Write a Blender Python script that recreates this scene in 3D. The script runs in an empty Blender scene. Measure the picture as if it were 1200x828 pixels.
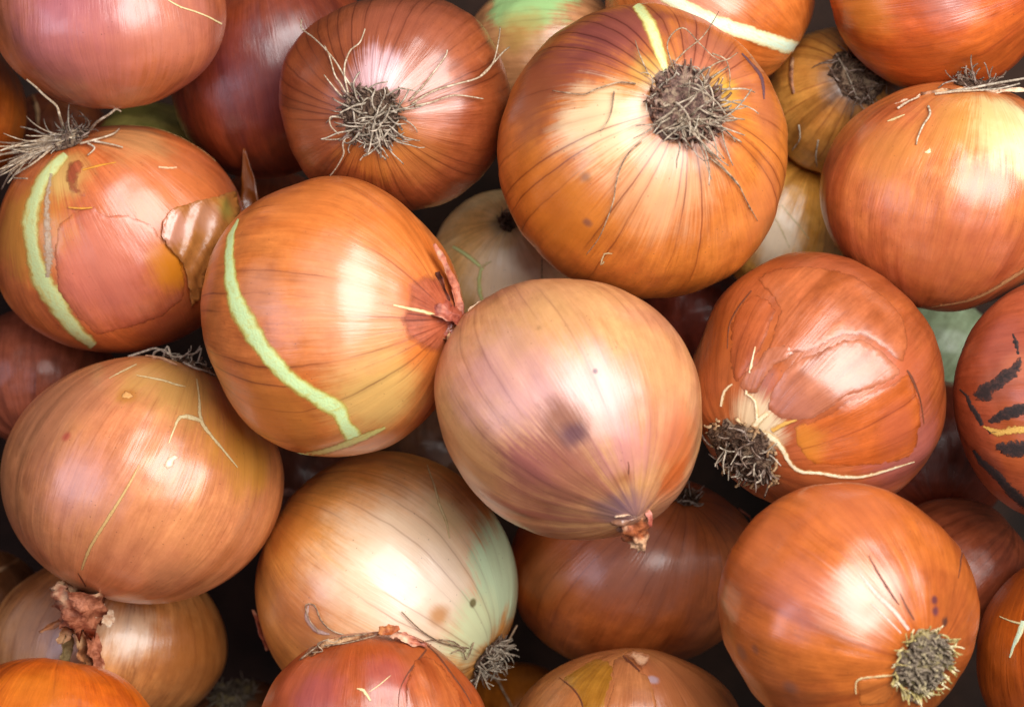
import bpy, bmesh, math, random
import numpy as np
from mathutils import Vector
from mathutils.geometry import delaunay_2d_cdt

# ---------------------------------------------------------------- scale, camera, light
S = 0.00024            # metres per unit; one unit is 1/1200 of the frame width at the height of the uppermost onions
ZC = 4500.0            # camera height above the reference level, in units
FLOOR = -640.0         # level of the surface under the pile, in units
sc = bpy.context.scene
COL = sc.collection

def W(p):              # units -> metres, surface under the pile at z = 0
    return Vector((p[0]*S, p[1]*S, (p[2]-FLOOR)*S))

cam_d = bpy.data.cameras.new('camera'); cam = bpy.data.objects.new('camera', cam_d); COL.objects.link(cam)
cam.location = W((0, 0, ZC))
cam_d.sensor_width = 36; cam_d.lens = 36*ZC/1200.0
cam_d.clip_start = 0.05; cam_d.clip_end = 50
cam_d.dof.use_dof = True; cam_d.dof.focus_distance = (ZC-110)*S; cam_d.dof.aperture_fstop = 13
sc.camera = cam

w = bpy.data.worlds.new('World'); sc.world = w; w.use_nodes = True
bg = w.node_tree.nodes['Background']; bg.inputs[0].default_value = (1.0, 0.97, 0.94, 1); bg.inputs[1].default_value = 0.10

def area(name, direction, dist, sx, sy, power, col):
    l = bpy.data.lights.new(name, 'AREA'); l.shape = 'RECTANGLE'; l.size = sx; l.size_y = sy
    l.energy = power; l.color = col
    o = bpy.data.objects.new(name, l); COL.objects.link(o)
    d = Vector(direction).normalized(); t = W((0, 0, 0))
    o.location = t + d*dist
    o.rotation_euler = (-d).to_track_quat('-Z', 'Y').to_euler()
    return o
area('window_light', (0.40, 0.34, 0.95), 0.80, 0.74, 0.66, 15.4, (1.0, 0.985, 0.965))
area('side_light', (-0.80, -0.05, 0.72), 0.9, 0.45, 0.42, 2.1, (0.88, 0.80, 1.0))

vs = sc.view_settings; vs.view_transform = 'Standard'; vs.look = 'None'; vs.exposure = 0; vs.gamma = 1; vs.use_curve_mapping = False
sc.render.engine = 'CYCLES'; sc.cycles.use_denoising = True
sc.cycles.max_bounces = 6; sc.cycles.diffuse_bounces = 4; sc.cycles.glossy_bounces = 3

# ---------------------------------------------------------------- colour and nodes
def hx(h):
    h = h.lstrip('#'); v = [int(h[i:i+2], 16)/255 for i in (0, 2, 4)]
    return tuple([(c/12.92 if c <= .04045 else ((c+.055)/1.055)**2.4) for c in v] + [1.0])

class G:
    def __init__(s, name):
        s.m = bpy.data.materials.new(name); s.m.use_nodes = True; s.t = s.m.node_tree; s.t.nodes.clear()
        s.out = s.t.nodes.new('ShaderNodeOutputMaterial'); s.b = s.t.nodes.new('ShaderNodeBsdfPrincipled')
        s.t.links.new(s.b.outputs[0], s.out.inputs[0])
    def put(s, sock, v):
        if isinstance(v, bpy.types.NodeSocket): s.t.links.new(v, sock)
        elif isinstance(v, (tuple, list)) and len(v) == 3 and sock.type == 'RGBA': sock.default_value = (*v, 1)
        else: sock.default_value = v
    def math(s, op, a, b=0.0, c=None, clamp=False):
        n = s.t.nodes.new('ShaderNodeMath'); n.operation = op; n.use_clamp = clamp
        s.put(n.inputs[0], a); s.put(n.inputs[1], b)
        if c is not None: s.put(n.inputs[2], c)
        return n.outputs[0]
    def vmath(s, op, a, b=(0, 0, 0)):
        n = s.t.nodes.new('ShaderNodeVectorMath'); n.operation = op
        s.put(n.inputs[0], a); s.put(n.inputs[1], b)
        return n.outputs['Value'] if op in ('LENGTH', 'DISTANCE', 'DOT_PRODUCT') else n.outputs[0]
    def scale(s, a, k):
        n = s.t.nodes.new('ShaderNodeVectorMath'); n.operation = 'SCALE'; s.put(n.inputs[0], a); s.put(n.inputs['Scale'], k); return n.outputs[0]
    def attr(s, name, out='Vector'):
        n = s.t.nodes.new('ShaderNodeAttribute'); n.attribute_name = name; return n.outputs[out]
    def sep(s, v):
        n = s.t.nodes.new('ShaderNodeSeparateXYZ'); s.put(n.inputs[0], v); return n.outputs
    def comb(s, x, y, z):
        n = s.t.nodes.new('ShaderNodeCombineXYZ'); s.put(n.inputs[0], x); s.put(n.inputs[1], y); s.put(n.inputs[2], z); return n.outputs[0]
    def noise(s, v, scale, detail=2, rough=.5, dist=0, color=False):
        n = s.t.nodes.new('ShaderNodeTexNoise'); s.put(n.inputs['Vector'], v); s.put(n.inputs['Scale'], scale)
        n.inputs['Detail'].default_value = detail; n.inputs['Roughness'].default_value = rough; n.inputs['Distortion'].default_value = dist
        return n.outputs['Color'] if color else n.outputs['Fac']
    def mr(s, v, a, b, c=0.0, d=1.0, smooth=True):
        n = s.t.nodes.new('ShaderNodeMapRange'); n.interpolation_type = 'SMOOTHSTEP' if smooth else 'LINEAR'
        for i, x in enumerate((v, a, b, c, d)): s.put(n.inputs[i], x)
        return n.outputs[0]
    def mix(s, f, a, b, mode='MIX'):
        n = s.t.nodes.new('ShaderNodeMix'); n.data_type = 'RGBA'; n.blend_type = mode; n.clamp_factor = True
        s.put(n.inputs[0], f); s.put(n.inputs[6], a); s.put(n.inputs[7], b); return n.outputs[2]
    def bump(s, h, dist, strength=1.0, nrm=None):
        n = s.t.nodes.new('ShaderNodeBump'); n.inputs['Distance'].default_value = dist; n.inputs['Strength'].default_value = strength
        s.put(n.inputs['Height'], h)
        if nrm is not None: s.put(n.inputs['Normal'], nrm)
        return n.outputs[0]

def skin_mat(name, pal, R, seed=0.0, veins=(26, .35), blobs=(), rough=.33, spec=.6, streak=1.0, tube=None, specks=.5, bumpk=1.0, fade_edge=0.0, coat=.48):
    """pal: main, blotch, dark streak colours; everything follows the point attribute 'dir' (direction from the onion's middle, z to its neck)."""
    g = G(name)
    d = g.attr('dir'); x, y, z = g.sep(d)
    off = (seed*3.1, seed*1.7, seed*2.3)
    dn = g.vmath('ADD', d, off)
    rho = g.math('ADD', g.math('SQRT', g.math('ADD', g.math('MULTIPLY', x, x), g.math('MULTIPLY', y, y))), .002)
    wob = g.noise(dn, 2.2, 3, color=True)
    wob = g.scale(g.vmath('SUBTRACT', wob, (.5, .5, .5)), .16)
    st = g.comb(g.math('DIVIDE', x, rho), g.math('DIVIDE', y, rho), g.math('MULTIPLY', z, .16))
    st = g.vmath('ADD', g.vmath('ADD', st, wob), off)
    st2 = g.vmath('ADD', g.comb(g.math('DIVIDE', x, rho), g.math('DIVIDE', y, rho), g.math('MULTIPLY', z, .28)), g.scale(wob, .4))
    wobf = g.scale(g.vmath('SUBTRACT', g.noise(dn, 1.3, 1, color=True), (.5, .5, .5)), .10)
    stf = g.vmath('ADD', g.vmath('ADD', g.comb(g.math('DIVIDE', x, rho), g.math('DIVIDE', y, rho), g.math('MULTIPLY', z, .045)), wobf), off)
    n_low = g.noise(dn, 1.5, 4, .6)
    n_mot = g.noise(dn, 7, 4, .65)
    n_wide = g.noise(st, 3.6, 3)
    n_mid = g.noise(st2, 11, 3, .6)
    n_fine = g.noise(stf, 46, 3, .6)
    fade = g.mr(rho, .05, .35)
    main, blot, dark = [(min(c[0]**1.08*1.05, .86), c[1]**1.07, c[2]**1.15, 1.0) for c in map(hx, pal[:3])]
    col = g.mix(g.mr(n_low, .36, .66), main, blot)
    col = g.mix(g.math('MULTIPLY', g.mr(n_wide, .50, .72), .75*streak), col, dark)
    v = g.math('ADD', g.mr(n_mid, .25, .75, 1-.16*streak, 1+.14*streak, False), g.math('MULTIPLY', g.math('SUBTRACT', n_fine, .5), g.math('MULTIPLY', fade, .38*streak)))
    v = g.math('MULTIPLY', v, g.mr(n_mot, .25, .75, .84, 1.14, False))
    v = g.math('MULTIPLY', v, g.mr(g.noise(dn, 48, 3, .7), .25, .75, .93, 1.06, False))
    n_band = g.noise(g.vmath('ADD', stf, (7, 2, 4)), 17, 2)
    v = g.math('MULTIPLY', v, g.mr(n_band, .3, .7, 1-.08*streak, 1+.07*streak, False))
    col = g.vmath('MULTIPLY', col, g.comb(v, g.math('POWER', v, 1.15), g.math('POWER', v, 1.3)))
    lf = g.noise(g.vmath('ADD', stf, (1, 9, 3)), 22, 1, .5)
    thin = g.math('MULTIPLY', g.mr(g.math('ABSOLUTE', g.math('SUBTRACT', lf, .5)), .004, .035, 1, 0), g.mr(g.noise(g.vmath('ADD', dn, (5, 5, 5)), 3.5, 3), .40, .62))
    col = g.mix(g.math('MULTIPLY', g.math('MULTIPLY', thin, fade), .32*streak), col, g.vmath('MULTIPLY', col, (.55, .42, .36)))
    # blobs of colour on this onion
    warp = g.scale(g.vmath('SUBTRACT', g.noise(dn, 4.5, 4, .62, color=True), (.5, .5, .5)), .42)
    streaky = g.math('ADD', g.math('MULTIPLY', n_fine, .5), g.math('MULTIPLY', n_wide, .5))
    for b in blobs:
        c, r, hc, k = b[:4]; soft = b[4] if len(b) > 4 else .6; sk = b[5] if len(b) > 5 else .25
        wk = min(1.0, r*2.2)
        dist = g.vmath('DISTANCE', g.vmath('ADD', d, g.scale(warp, wk)), tuple(c))
        dist = g.math('ADD', dist, g.math('MULTIPLY', g.math('SUBTRACT', streaky, .5), -sk*r*6))
        m = g.mr(dist, r*(1+soft), r*(1-soft), 0.0, k)
        col = g.mix(m, col, hx(hc))
    # darker veins running pole to pole
    vh = None
    if veins[1] > 0:
        nv = veins[0]
        ph = g.math('ARCTAN2', y, x)
        wv = g.math('MULTIPLY', g.math('SUBTRACT', g.noise(dn, 1.6, 2), .5), .45)
        wv2 = g.math('MULTIPLY', g.math('SUBTRACT', g.noise(dn, 9, 2), .5), .10)
        ww = g.math('ADD', g.math('MULTIPLY', ph, nv/6.2832), g.math('ADD', wv, wv2))
        vo = g.t.nodes.new('ShaderNodeTexVoronoi'); vo.voronoi_dimensions = '1D'; vo.feature = 'DISTANCE_TO_EDGE'
        g.put(vo.inputs['W'], g.math('ADD', ww, seed*7.3)); vo.inputs['Scale'].default_value = 1.0
        dd = g.math('MULTIPLY', g.math('MULTIPLY', vo.outputs['Distance'], 6.2832/nv), rho)
        line = g.mr(dd, 0.3/R, 1.7/R, 1.0, 0.0)
        halo = g.mr(dd, 0.0, 7.0/R, .28, 0.0)
        line = g.math('MAXIMUM', line, halo)
        brk = g.mr(g.noise(g.vmath('ADD', st2, (3, 5, 1)), 2.6, 3), .40, .60)
        vh = g.math('MULTIPLY', g.math('MULTIPLY', line, brk), g.mr(rho, .12, .3))
        vc = g.vmath('MULTIPLY', col, tuple(hx(veins[2] if len(veins) > 2 else '#9a6a5c'))[:3])
        col = g.mix(g.math('MULTIPLY', vh, veins[1]*1.15), col, vc)
    if specks > 0:
        vo = g.t.nodes.new('ShaderNodeTexVoronoi'); g.put(vo.inputs['Vector'], g.vmath('ADD', dn, g.scale(warp, .25))); vo.inputs['Scale'].default_value = 11
        rnd = g.sep(vo.outputs['Color'])[0]
        sm = g.math('MULTIPLY', g.mr(vo.outputs['Distance'], .02, .075, 1, 0), g.mr(rnd, .78, .80))
        vo2 = g.t.nodes.new('ShaderNodeTexVoronoi'); g.put(vo2.inputs['Vector'], dn); vo2.inputs['Scale'].default_value = 28
        r2 = g.sep(vo2.outputs['Color'])[1]
        sm2 = g.math('MULTIPLY', g.mr(vo2.outputs['Distance'], .08, .2, 1, 0), g.mr(r2, .88, .9))
        sm = g.math('MAXIMUM', sm, g.math('MULTIPLY', sm2, .6))
        col = g.mix(g.math('MULTIPLY', sm, specks), col, hx('#4a2c20'))
    g.put(g.b.inputs['Base Color'], col)
    g.put(g.b.inputs['Roughness'], g.math('ADD', g.math('ADD', rough-.03, g.math('MULTIPLY', n_mot, .12)), g.math('MULTIPLY', g.math('SUBTRACT', n_fine, .5), .16)))
    if fade_edge:
        rim = g.math('ADD', g.attr('rim', 'Fac'), g.math('MULTIPLY', g.math('SUBTRACT', g.noise(dn, 16, 4, .7), .5), .9))
        g.put(g.b.inputs['Alpha'], g.mr(rim, .0, fade_edge))
    g.b.inputs['Specular IOR Level'].default_value = spec
    g.b.inputs['Coat Weight'].default_value = coat; g.b.inputs['Coat Roughness'].default_value = .26; g.b.inputs['Coat IOR'].default_value = 1.5
    h = g.math('ADD', g.math('MULTIPLY', g.math('MULTIPLY', n_fine, fade), .55), g.math('MULTIPLY', n_mid, .6))
    h = g.math('ADD', h, g.math('MULTIPLY', g.noise(dn, 26, 2, .5), .12))
    nb0 = g.bump(g.math('ADD', g.noise(dn, 2.8, 1), g.math('MULTIPLY', g.noise(st, 4, 1), .35)), .0018*bumpk, .5)
    nb = g.bump(h, .00030*bumpk, .5, nb0)
    g.t.links.new(nb, g.b.inputs['Normal']); g.t.links.new(nb, g.b.inputs['Coat Normal'])
    return g.m

_cache = {}
def plain(name, c1, c2, c3=None, scale=900, rough=.7, spec=.3, bump=.0004, stretch=None):
    if name in _cache: return _cache[name]
    g = G(name)
    tc = g.t.nodes.new('ShaderNodeTexCoord').outputs['Object']
    n1 = g.noise(tc, scale, 4, .6); n2 = g.noise(tc, scale*.28, 3, .5)
    col = g.mix(g.mr(n1, .35, .65), hx(c1), hx(c2))
    if c3: col = g.mix(g.mr(n2, .5, .66), col, hx(c3))
    g.put(g.b.inputs['Base Color'], col); g.b.inputs['Roughness'].default_value = rough; g.b.inputs['Specular IOR Level'].default_value = spec
    g.t.links.new(g.bump(n1, bump, .8), g.b.inputs['Normal'])
    _cache[name] = g.m; return g.m

def band_mat(name, core, rim, rough=.4, a0=.0, a1=.8, brk=.5):
    """pale flesh seen where the outer skin has split: 'edge' runs 0 at the rim to 1 in the middle of the gap."""
    if name in _cache: return _cache[name]
    g = G(name); e = g.attr('edge', 'Fac'); d = g.attr('dir')
    n = g.noise(d, 14, 3); n2 = g.noise(d, 60, 3)
    n3 = g.noise(d, 34 if brk > .3 else 12, 4 if brk > .3 else 2, .6)
    en = g.math('ADD', e, g.math('ADD', g.math('MULTIPLY', g.math('SUBTRACT', n, .5), .5), g.math('MULTIPLY', g.math('SUBTRACT', n3, .5), brk*1.6)))
    f = g.mr(en, .15, .7)
    g.put(g.b.inputs['Alpha'], g.mr(en, a0, a1))
    dx, dy, dz = g.sep(d); rr = g.math('ADD', g.math('SQRT', g.math('ADD', g.math('MULTIPLY', dx, dx), g.math('MULTIPLY', dy, dy))), .002)
    ns = g.noise(g.comb(g.math('DIVIDE', dx, rr), g.math('DIVIDE', dy, rr), g.math('MULTIPLY', dz, .4)), 26, 3, .6)
    col = g.mix(f, hx(rim), hx(core)); col = g.mix(g.mr(n2, .3, .8, 0, .30), col, hx(rim))
    col = g.mix(g.mr(ns, .52, .72, 0, .55), col, hx(rim)); col = g.mix(g.mr(n, .56, .72, 0, .35), col, (*[c*.8 for c in hx(rim)[:3]], 1))
    g.put(g.b.inputs['Base Color'], col); g.b.inputs['Roughness'].default_value = rough; g.b.inputs['Specular IOR Level'].default_value = .5
    g.t.links.new(g.bump(n2, .0003, .4), g.b.inputs['Normal'])
    _cache[name] = g.m; return g.m

ROOT = lambda: plain('root_fibre', '#a89a88', '#7e7060', '#bfb09c', 1600, .75, .2)
ROOTD = lambda: plain('root_fibre_dark', '#7c6656', '#503e34', '#98867a', 1600, .8, .2)
ROOTW = lambda: plain('root_fibre_pale', '#bca88e', '#94795f', '#cdbca4', 1600, .7, .25)
PLATE = lambda: plain('root_plate_bark', '#3a2a22', '#6e5646', '#8d7660', 1300, .9, .15, .0012)
PLATEG = lambda: plain('root_plate_grey', '#8a7a68', '#54463a', '#a8966c', 1100, .9, .15, .0012)
PAPER = lambda: plain('dry_paper_pink', '#b86c50', '#8c4a38', '#dcac8c', 450, .5, .4, .0008)
PAPERB = lambda: plain('dry_paper_brown', '#a06840', '#64391f', '#d0a478', 450, .5, .4, .0008)
PAPERC = lambda: plain('dry_paper_cream', '#dcbfa0', '#c49a7a', '#e8d4bc', 700, .55, .4, .0008)

# ---------------------------------------------------------------- mesh helper
def link(name, me, mat, parent, smooth=True, kind=None, label=None):
    o = bpy.data.objects.new(name, me); COL.objects.link(o); o.parent = parent
    if mat: me.materials.append(mat)
    if smooth: me.polygons.foreach_set('use_smooth', [True]*len(me.polygons))
    if kind: o['kind'] = kind
    if label: o['label'] = label
    return o

def mesh(name, V, F, dirs=None, edge=None):
    me = bpy.data.meshes.new(name); me.from_pydata([tuple(v) for v in V], [], F); me.update()
    if dirs is not None:
        a = me.attributes.new('dir', 'FLOAT_VECTOR', 'POINT'); a.data.foreach_set('vector', np.asarray(dirs, dtype=np.float32).ravel())
    if edge is not None:
        a = me.attributes.new('edge', 'FLOAT', 'POINT'); a.data.foreach_set('value', np.asarray(edge, dtype=np.float32))
    return me

# ---------------------------------------------------------------- onion
class Onion:
    def __init__(s, key, c, r, rot=0, pole=(0, 0), end='root', pz=None, rz=None, tier=-150, label='', **kw):
        s.key, s.c, s.rp, s.rot, s.pole, s.end, s.pz, s.tier, s.label = key, c, r, math.radians(rot), pole, end, pz, tier, label
        s.rzp = rz if rz else (r[0]+r[1])/2*.97
        s.k = dict(neckh=.0, neckw=.25, lump=1.55, rib=1.8); s.k.update(kw)
        s.seed = (hash_key(key) % 997)/37.0
    def place(s, z):
        f = (ZC-z)/ZC; s.z = z; s.f = f
        s.C = np.array([(s.c[0]-600)*f, (414-s.c[1])*f, z]); s.a, s.b, s.cz = s.rp[0]*f, s.rp[1]*f, s.rzp*f
        # silhouette ellipse lies in the plane facing the camera: x right, y up
        ct, sn = math.cos(s.rot), math.sin(s.rot)
        Rv = np.array([[ct, -sn, 0], [sn, ct, 0], [0, 0, 1]])
        # turn the view frame so that its z looks at the camera
        zc = np.array([0, 0, ZC])-s.C; zc /= np.linalg.norm(zc)
        xc = np.array([1., 0, 0]); xc -= zc*xc.dot(zc); xc /= np.linalg.norm(xc); yc = np.cross(zc, xc)
        s.V = np.stack([xc, yc, zc], 1)            # view frame -> world
        s.M = s.V @ Rv @ np.diag([s.a, s.b, s.cz]) @ Rv.T   # unit direction in the view frame -> world
        s.Mi = np.linalg.inv(s.M)
        s.R = (s.a+s.b)/2
        off = np.array([(s.pole[0]-s.c[0])*f, -(s.pole[1]-s.c[1])*f])
        M2 = Rv[:2, :2] @ np.diag([s.a, s.b]) @ Rv[:2, :2].T
        e = np.linalg.inv(M2) @ off
        if s.pz is not None:
            n = np.linalg.norm(e); e = e/n*math.sqrt(max(0, 1-s.pz**2)) if n > 1e-6 else e; p = np.array([*e, s.pz])
        else:
            n2 = float(e @ e); p = np.array([*e, math.sqrt(max(0.0, 1-n2))])
        p /= np.linalg.norm(p)
        zl = -p if s.end == 'root' else p
        t = np.array([0, 0, -1.0]) if abs(zl[2]) < .9 else np.array([0, 1.0, 0])   # seam of the longitude away from the camera
        xl = -(t - zl*t.dot(zl)); xl /= np.linalg.norm(xl); yl = np.cross(zl, xl)
        s.L = np.stack([xl, yl, zl], 1)            # local (pole) frame -> view frame
        rs = np.random.RandomState(hash_key(s.key) % 100000)
        s.w = rs.normal(size=(10, 3))*np.array([1.6, 1.6, 1.6, 2.2, 2.2, 3.2, 3.2, 4.5, 4.5, 6.0])[:, None]
        s.ph = rs.uniform(0, 6.28, 10); s.am = np.array([.011, .011, .010, .007, .007, .0045, .0045, .002, .002, .0012])*s.k['lump']
        s.rb = [(rs.randint(5, 9), rs.uniform(0, 6.28), .0035), (rs.randint(11, 19), rs.uniform(0, 6.28), .0018), (rs.randint(22, 34), rs.uniform(0, 6.28), .0009)]
    def surf(s, D, h=0.0):
        """D: (n,3) directions in the local pole frame -> points (units, relative to the onion's middle)"""
        D = np.atleast_2d(D); D = D/np.linalg.norm(D, axis=1)[:, None]
        rad = 1 + (np.sin(D @ s.w.T + s.ph) * s.am).sum(1) - .006
        phi = np.arctan2(D[:, 1], D[:, 0]); sth = np.sqrt(np.clip(1-D[:, 2]**2, 0, 1))
        for n, p0, a in s.rb: rad = rad + s.k['rib']*a*np.sin(n*phi+p0)*sth
        th = np.arccos(np.clip(D[:, 2], -1, 1)); tr = math.pi-th
        rad = rad - .035*np.exp(-(tr/.22)**2)
        u = D @ s.L.T
        P = (u*rad[:, None]) @ s.M.T
        pn = s.M @ s.L[:, 2]
        if s.k['neckh']: P = P + pn[None, :]*(s.k['neckh']*np.exp(-(th/s.k['neckw'])**1.6))[:, None]
        nrm = u @ np.linalg.inv(s.M); nrm /= np.linalg.norm(nrm, axis=1)[:, None]
        return P + nrm*np.asarray(h).reshape(-1, 1) if np.ndim(h) else P + nrm*h
    def hit(s, pts):
        """photo pixels -> directions in the local pole frame, on the side that faces the camera"""
        pts = np.atleast_2d(np.asarray(pts, float)); out = []
        o = s.Mi @ (np.array([0, 0, ZC])-s.C)
        for px, py in pts:
            d = s.Mi @ np.array([px-600, 414-py, -ZC]); A = d@d; B = o@d; Cc = o@o-1; disc = B*B-A*Cc
            if disc < 0: t = -B/A
            else: t = (-B-math.sqrt(disc))/A
            u = o+d*t; u /= np.linalg.norm(u); out.append(s.L.T @ u)
        return np.array(out)
    def at(s, px, py, dz):
        """photo pixel at height dz above the onion's middle -> relative point"""
        z = s.z+dz; f = (ZC-z)/ZC
        return np.array([(px-600)*f, (414-py)*f, z])-s.C
    def loc(s, P):
        P = np.atleast_2d(P); P = P.copy(); P[:, 2] += s.cz; return P*S
    def make_root(s):
        e = bpy.data.objects.new('onion', None); COL.objects.link(e); e.empty_display_size = .01
        e.location = W(s.C-np.array([0, 0, s.cz])); e['label'] = s.label; e['category'] = 'onion'; e['group'] = 'onions in the pile'
        s.o = e
    def body(s, nl=112, nt=84):
        D = []; F = []
        for i in range(nt+1):
            th = math.pi*(i/nt); 
            if i in (0, nt): D.append((0, 0, 1 if i == 0 else -1)); continue
            for j in range(nl):
                ph = 2*math.pi*j/nl; D.append((math.sin(th)*math.cos(ph), math.sin(th)*math.sin(ph), math.cos(th)))
        for j in range(nl): F.append((0, 1+j, 1+(j+1) % nl))
        for i in range(nt-2):
            a = 1+i*nl; b = a+nl
            for j in range(nl): F.append((a+j, b+j, b+(j+1) % nl, a+(j+1) % nl))
        a = 1+(nt-2)*nl; last = len(D)-1
        for j in range(nl): F.append((a+j, last, a+(j+1) % nl))
        D = np.array(D); me = mesh('skin', s.loc(s.surf(D)), F, D)
        return link('skin', me, s.mat, s.o)
    def blobs(s, bl):
        out = []
        for b in bl:
            c = s.hit([(b[0], b[1])])[0]; out.append((c, b[2]*s.f/s.R, *b[3:]))
        return out
    # ---- a sheet of outer skin: outline in photo pixels, lying on the onion
    def flake(s, poly, mat, h=1.2, thick=.5, curl=0.0, step=5.0, jit=1.0, name='skin_flake', label=None, closed_edge=None, wave=0.0, smooth=True, fold=None):
        rnd = random.Random(hash_key(str(poly)))
        pts = []; n = len(poly)
        for i in range(n):
            a, b = poly[i], poly[(i+1) % n]; L = math.dist(a, b); m = max(1, int(L/3.5))
            for k in range(m):
                t = k/m; q = (a[0]+(b[0]-a[0])*t, a[1]+(b[1]-a[1])*t)
                j = jit if k else 0
                pts.append((q[0]+rnd.uniform(-j, j), q[1]+rnd.uniform(-j, j)))
        B = np.array(pts); nb = len(B)
        x0, y0 = B.min(0); x1, y1 = B.max(0); inner = []
        def inside(x, y):
            c = False; j = nb-1
            for i in range(nb):
                if (B[i, 1] > y) != (B[j, 1] > y) and x < (B[j, 0]-B[i, 0])*(y-B[i, 1])/(B[j, 1]-B[i, 1]+1e-12)+B[i, 0]: c = not c
                j = i
            return c
        y = y0+step*.5
        while y < y1:
            x = x0+step*.5
            while x < x1:
                q = (x+rnd.uniform(-.25, .25)*step, y+rnd.uniform(-.25, .25)*step)
                if inside(*q) and np.min(np.hypot(B[:, 0]-q[0], B[:, 1]-q[1])) > step*.45: inner.append(q)
                x += step
            y += step
        vs_ = [Vector(p) for p in pts+inner]
        ov, oe, of, _, _, _ = delaunay_2d_cdt(vs_, [], [list(range(nb))], 1, 1e-4)
        P = np.array([(v.x, v.y) for v in ov]); nv = len(P)
        ed = np.array([np.min(np.hypot(B[:, 0]-p[0], B[:, 1]-p[1])) for p in P])
        D = s.hit(P)
        hh = np.full(nv, float(h))
        if curl: hh = hh+curl*np.exp(-(ed/4.0))*np.array([.45+.75*abs(math.sin(p[0]*.11+p[1]*.17+s.seed)) for p in P])
        if wave: hh = hh+wave*np.array([math.sin(p[0]*.27+s.seed)*math.sin(p[1]*.21+1.3*s.seed)+.7*math.sin(p[0]*.13-p[1]*.33) for p in P])
        if fold:
            q = P @ np.array(fold[:2]); q = q+2.2*np.sin(P[:, 1]*.09+P[:, 0]*.04+s.seed)
            hh = hh+fold[3]*np.abs(np.sin(q*math.pi/fold[2]))**.7*(.6+.5*np.sin(q*.31+1))*np.clip(ed/6, .25, 1)
        solid = bool(fold) or curl >= 1.5 or wave > 0
        hh = np.maximum(hh, .3)
        if not solid: hh = np.where(ed < .05, -.5, hh)      # lies close: its edge meets the skin below
        top = s.surf(D, hh); bot = s.surf(D, hh-thick)
        F = []
        cnt = {}
        for f in of:
            f = list(f); ar = 0
            for i in range(len(f)):
                a, b = P[f[i]], P[f[(i+1) % len(f)]]; ar += a[0]*b[1]-b[0]*a[1]
            if ar > 0: f = f[::-1]     # photo y runs down
            F.append(tuple(f))
            if solid: F.append(tuple(i+nv for i in f[::-1]))
            for i in range(len(f)):
                a, b = f[i], f[(i+1) % len(f)]; cnt[(a, b)] = 1
        nside = len(F)
        for (a, b) in list(cnt):
            if solid and (b, a) not in cnt: F.append((b, a, a+nv, b+nv))
        edv = np.clip(ed/ max(3.0, ed.max()), 0, 1)
        me = mesh(name, s.loc(np.vstack([top, bot])), F, np.vstack([D, D]), np.concatenate([edv, edv]))
        a = me.attributes.new('rim', 'FLOAT', 'POINT'); rv = np.clip(ed/10, 0, 1).astype(np.float32); a.data.foreach_set('value', np.concatenate([rv, rv]))
        o = link(name, me, mat, s.o, smooth, label=label)
        for p in me.polygons[nside:]: p.use_smooth = False
        if not solid:
            bm = bmesh.new(); bm.from_mesh(me); bmesh.ops.delete(bm, geom=[v for v in bm.verts if not v.link_faces], context='VERTS'); bm.to_mesh(me); bm.free()
        return o
    def strip(s, line, mat, h=.6, name='skin_split', label=None, jit=.5, sm=5):
        """line: [(px, py, width)] -> a thin flake along it"""
        P = []
        n = len(line)
        for i in range(n-1):            # Catmull-Rom between the given points
            p = [np.array(line[max(0, min(n-1, i+k))], float) for k in (-1, 0, 1, 2)]
            m = max(2, int(math.dist(p[1][:2], p[2][:2])/sm))
            for k in range(m):
                t = k/m; P.append(.5*((2*p[1])+(-p[0]+p[2])*t+(2*p[0]-5*p[1]+4*p[2]-p[3])*t*t+(-p[0]+3*p[1]-3*p[2]+p[3])*t**3))
        P.append(np.array(line[-1], float)); P = np.array(P)
        T = np.gradient(P[:, :2], axis=0); T /= np.linalg.norm(T, axis=1)[:, None]+1e-9; N = np.stack([-T[:, 1], T[:, 0]], 1)
        rnd = np.random.RandomState(hash_key(str(line)) % 10000)
        Wd = np.maximum(.6, P[:, 2])
        cols = [-.5, -.3, -.1, .1, .3, .5]; V = []; E = []
        for ci, c in enumerate(cols):
            j = rnd.uniform(-jit, jit, len(P)) if ci in (0, 5) else 0
            V.append(P[:, :2]+N*((c*Wd)+j)[:, None]); E.append(np.full(len(P), 1-abs(c)*2))
        nP = len(P); Pt = np.vstack(V); D = s.hit(Pt); hh = np.concatenate([np.full(nP, h if 0 < i < 5 else .12) for i in range(6)])
        X = s.surf(D, hh); F = []
        a0, b0, c0 = Pt[0], Pt[1], Pt[nP]; flip = ((b0[0]-a0[0])*(c0[1]-a0[1])-(b0[1]-a0[1])*(c0[0]-a0[0])) > 0
        for ci in range(5):
            for i in range(nP-1):
                q = (ci*nP+i, ci*nP+i+1, (ci+1)*nP+i+1, (ci+1)*nP+i); F.append(q[::-1] if flip else q)
        me = mesh(name, s.loc(X), F, D, np.concatenate(E))
        return link(name, me, mat, s.o, label=label)
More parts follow.
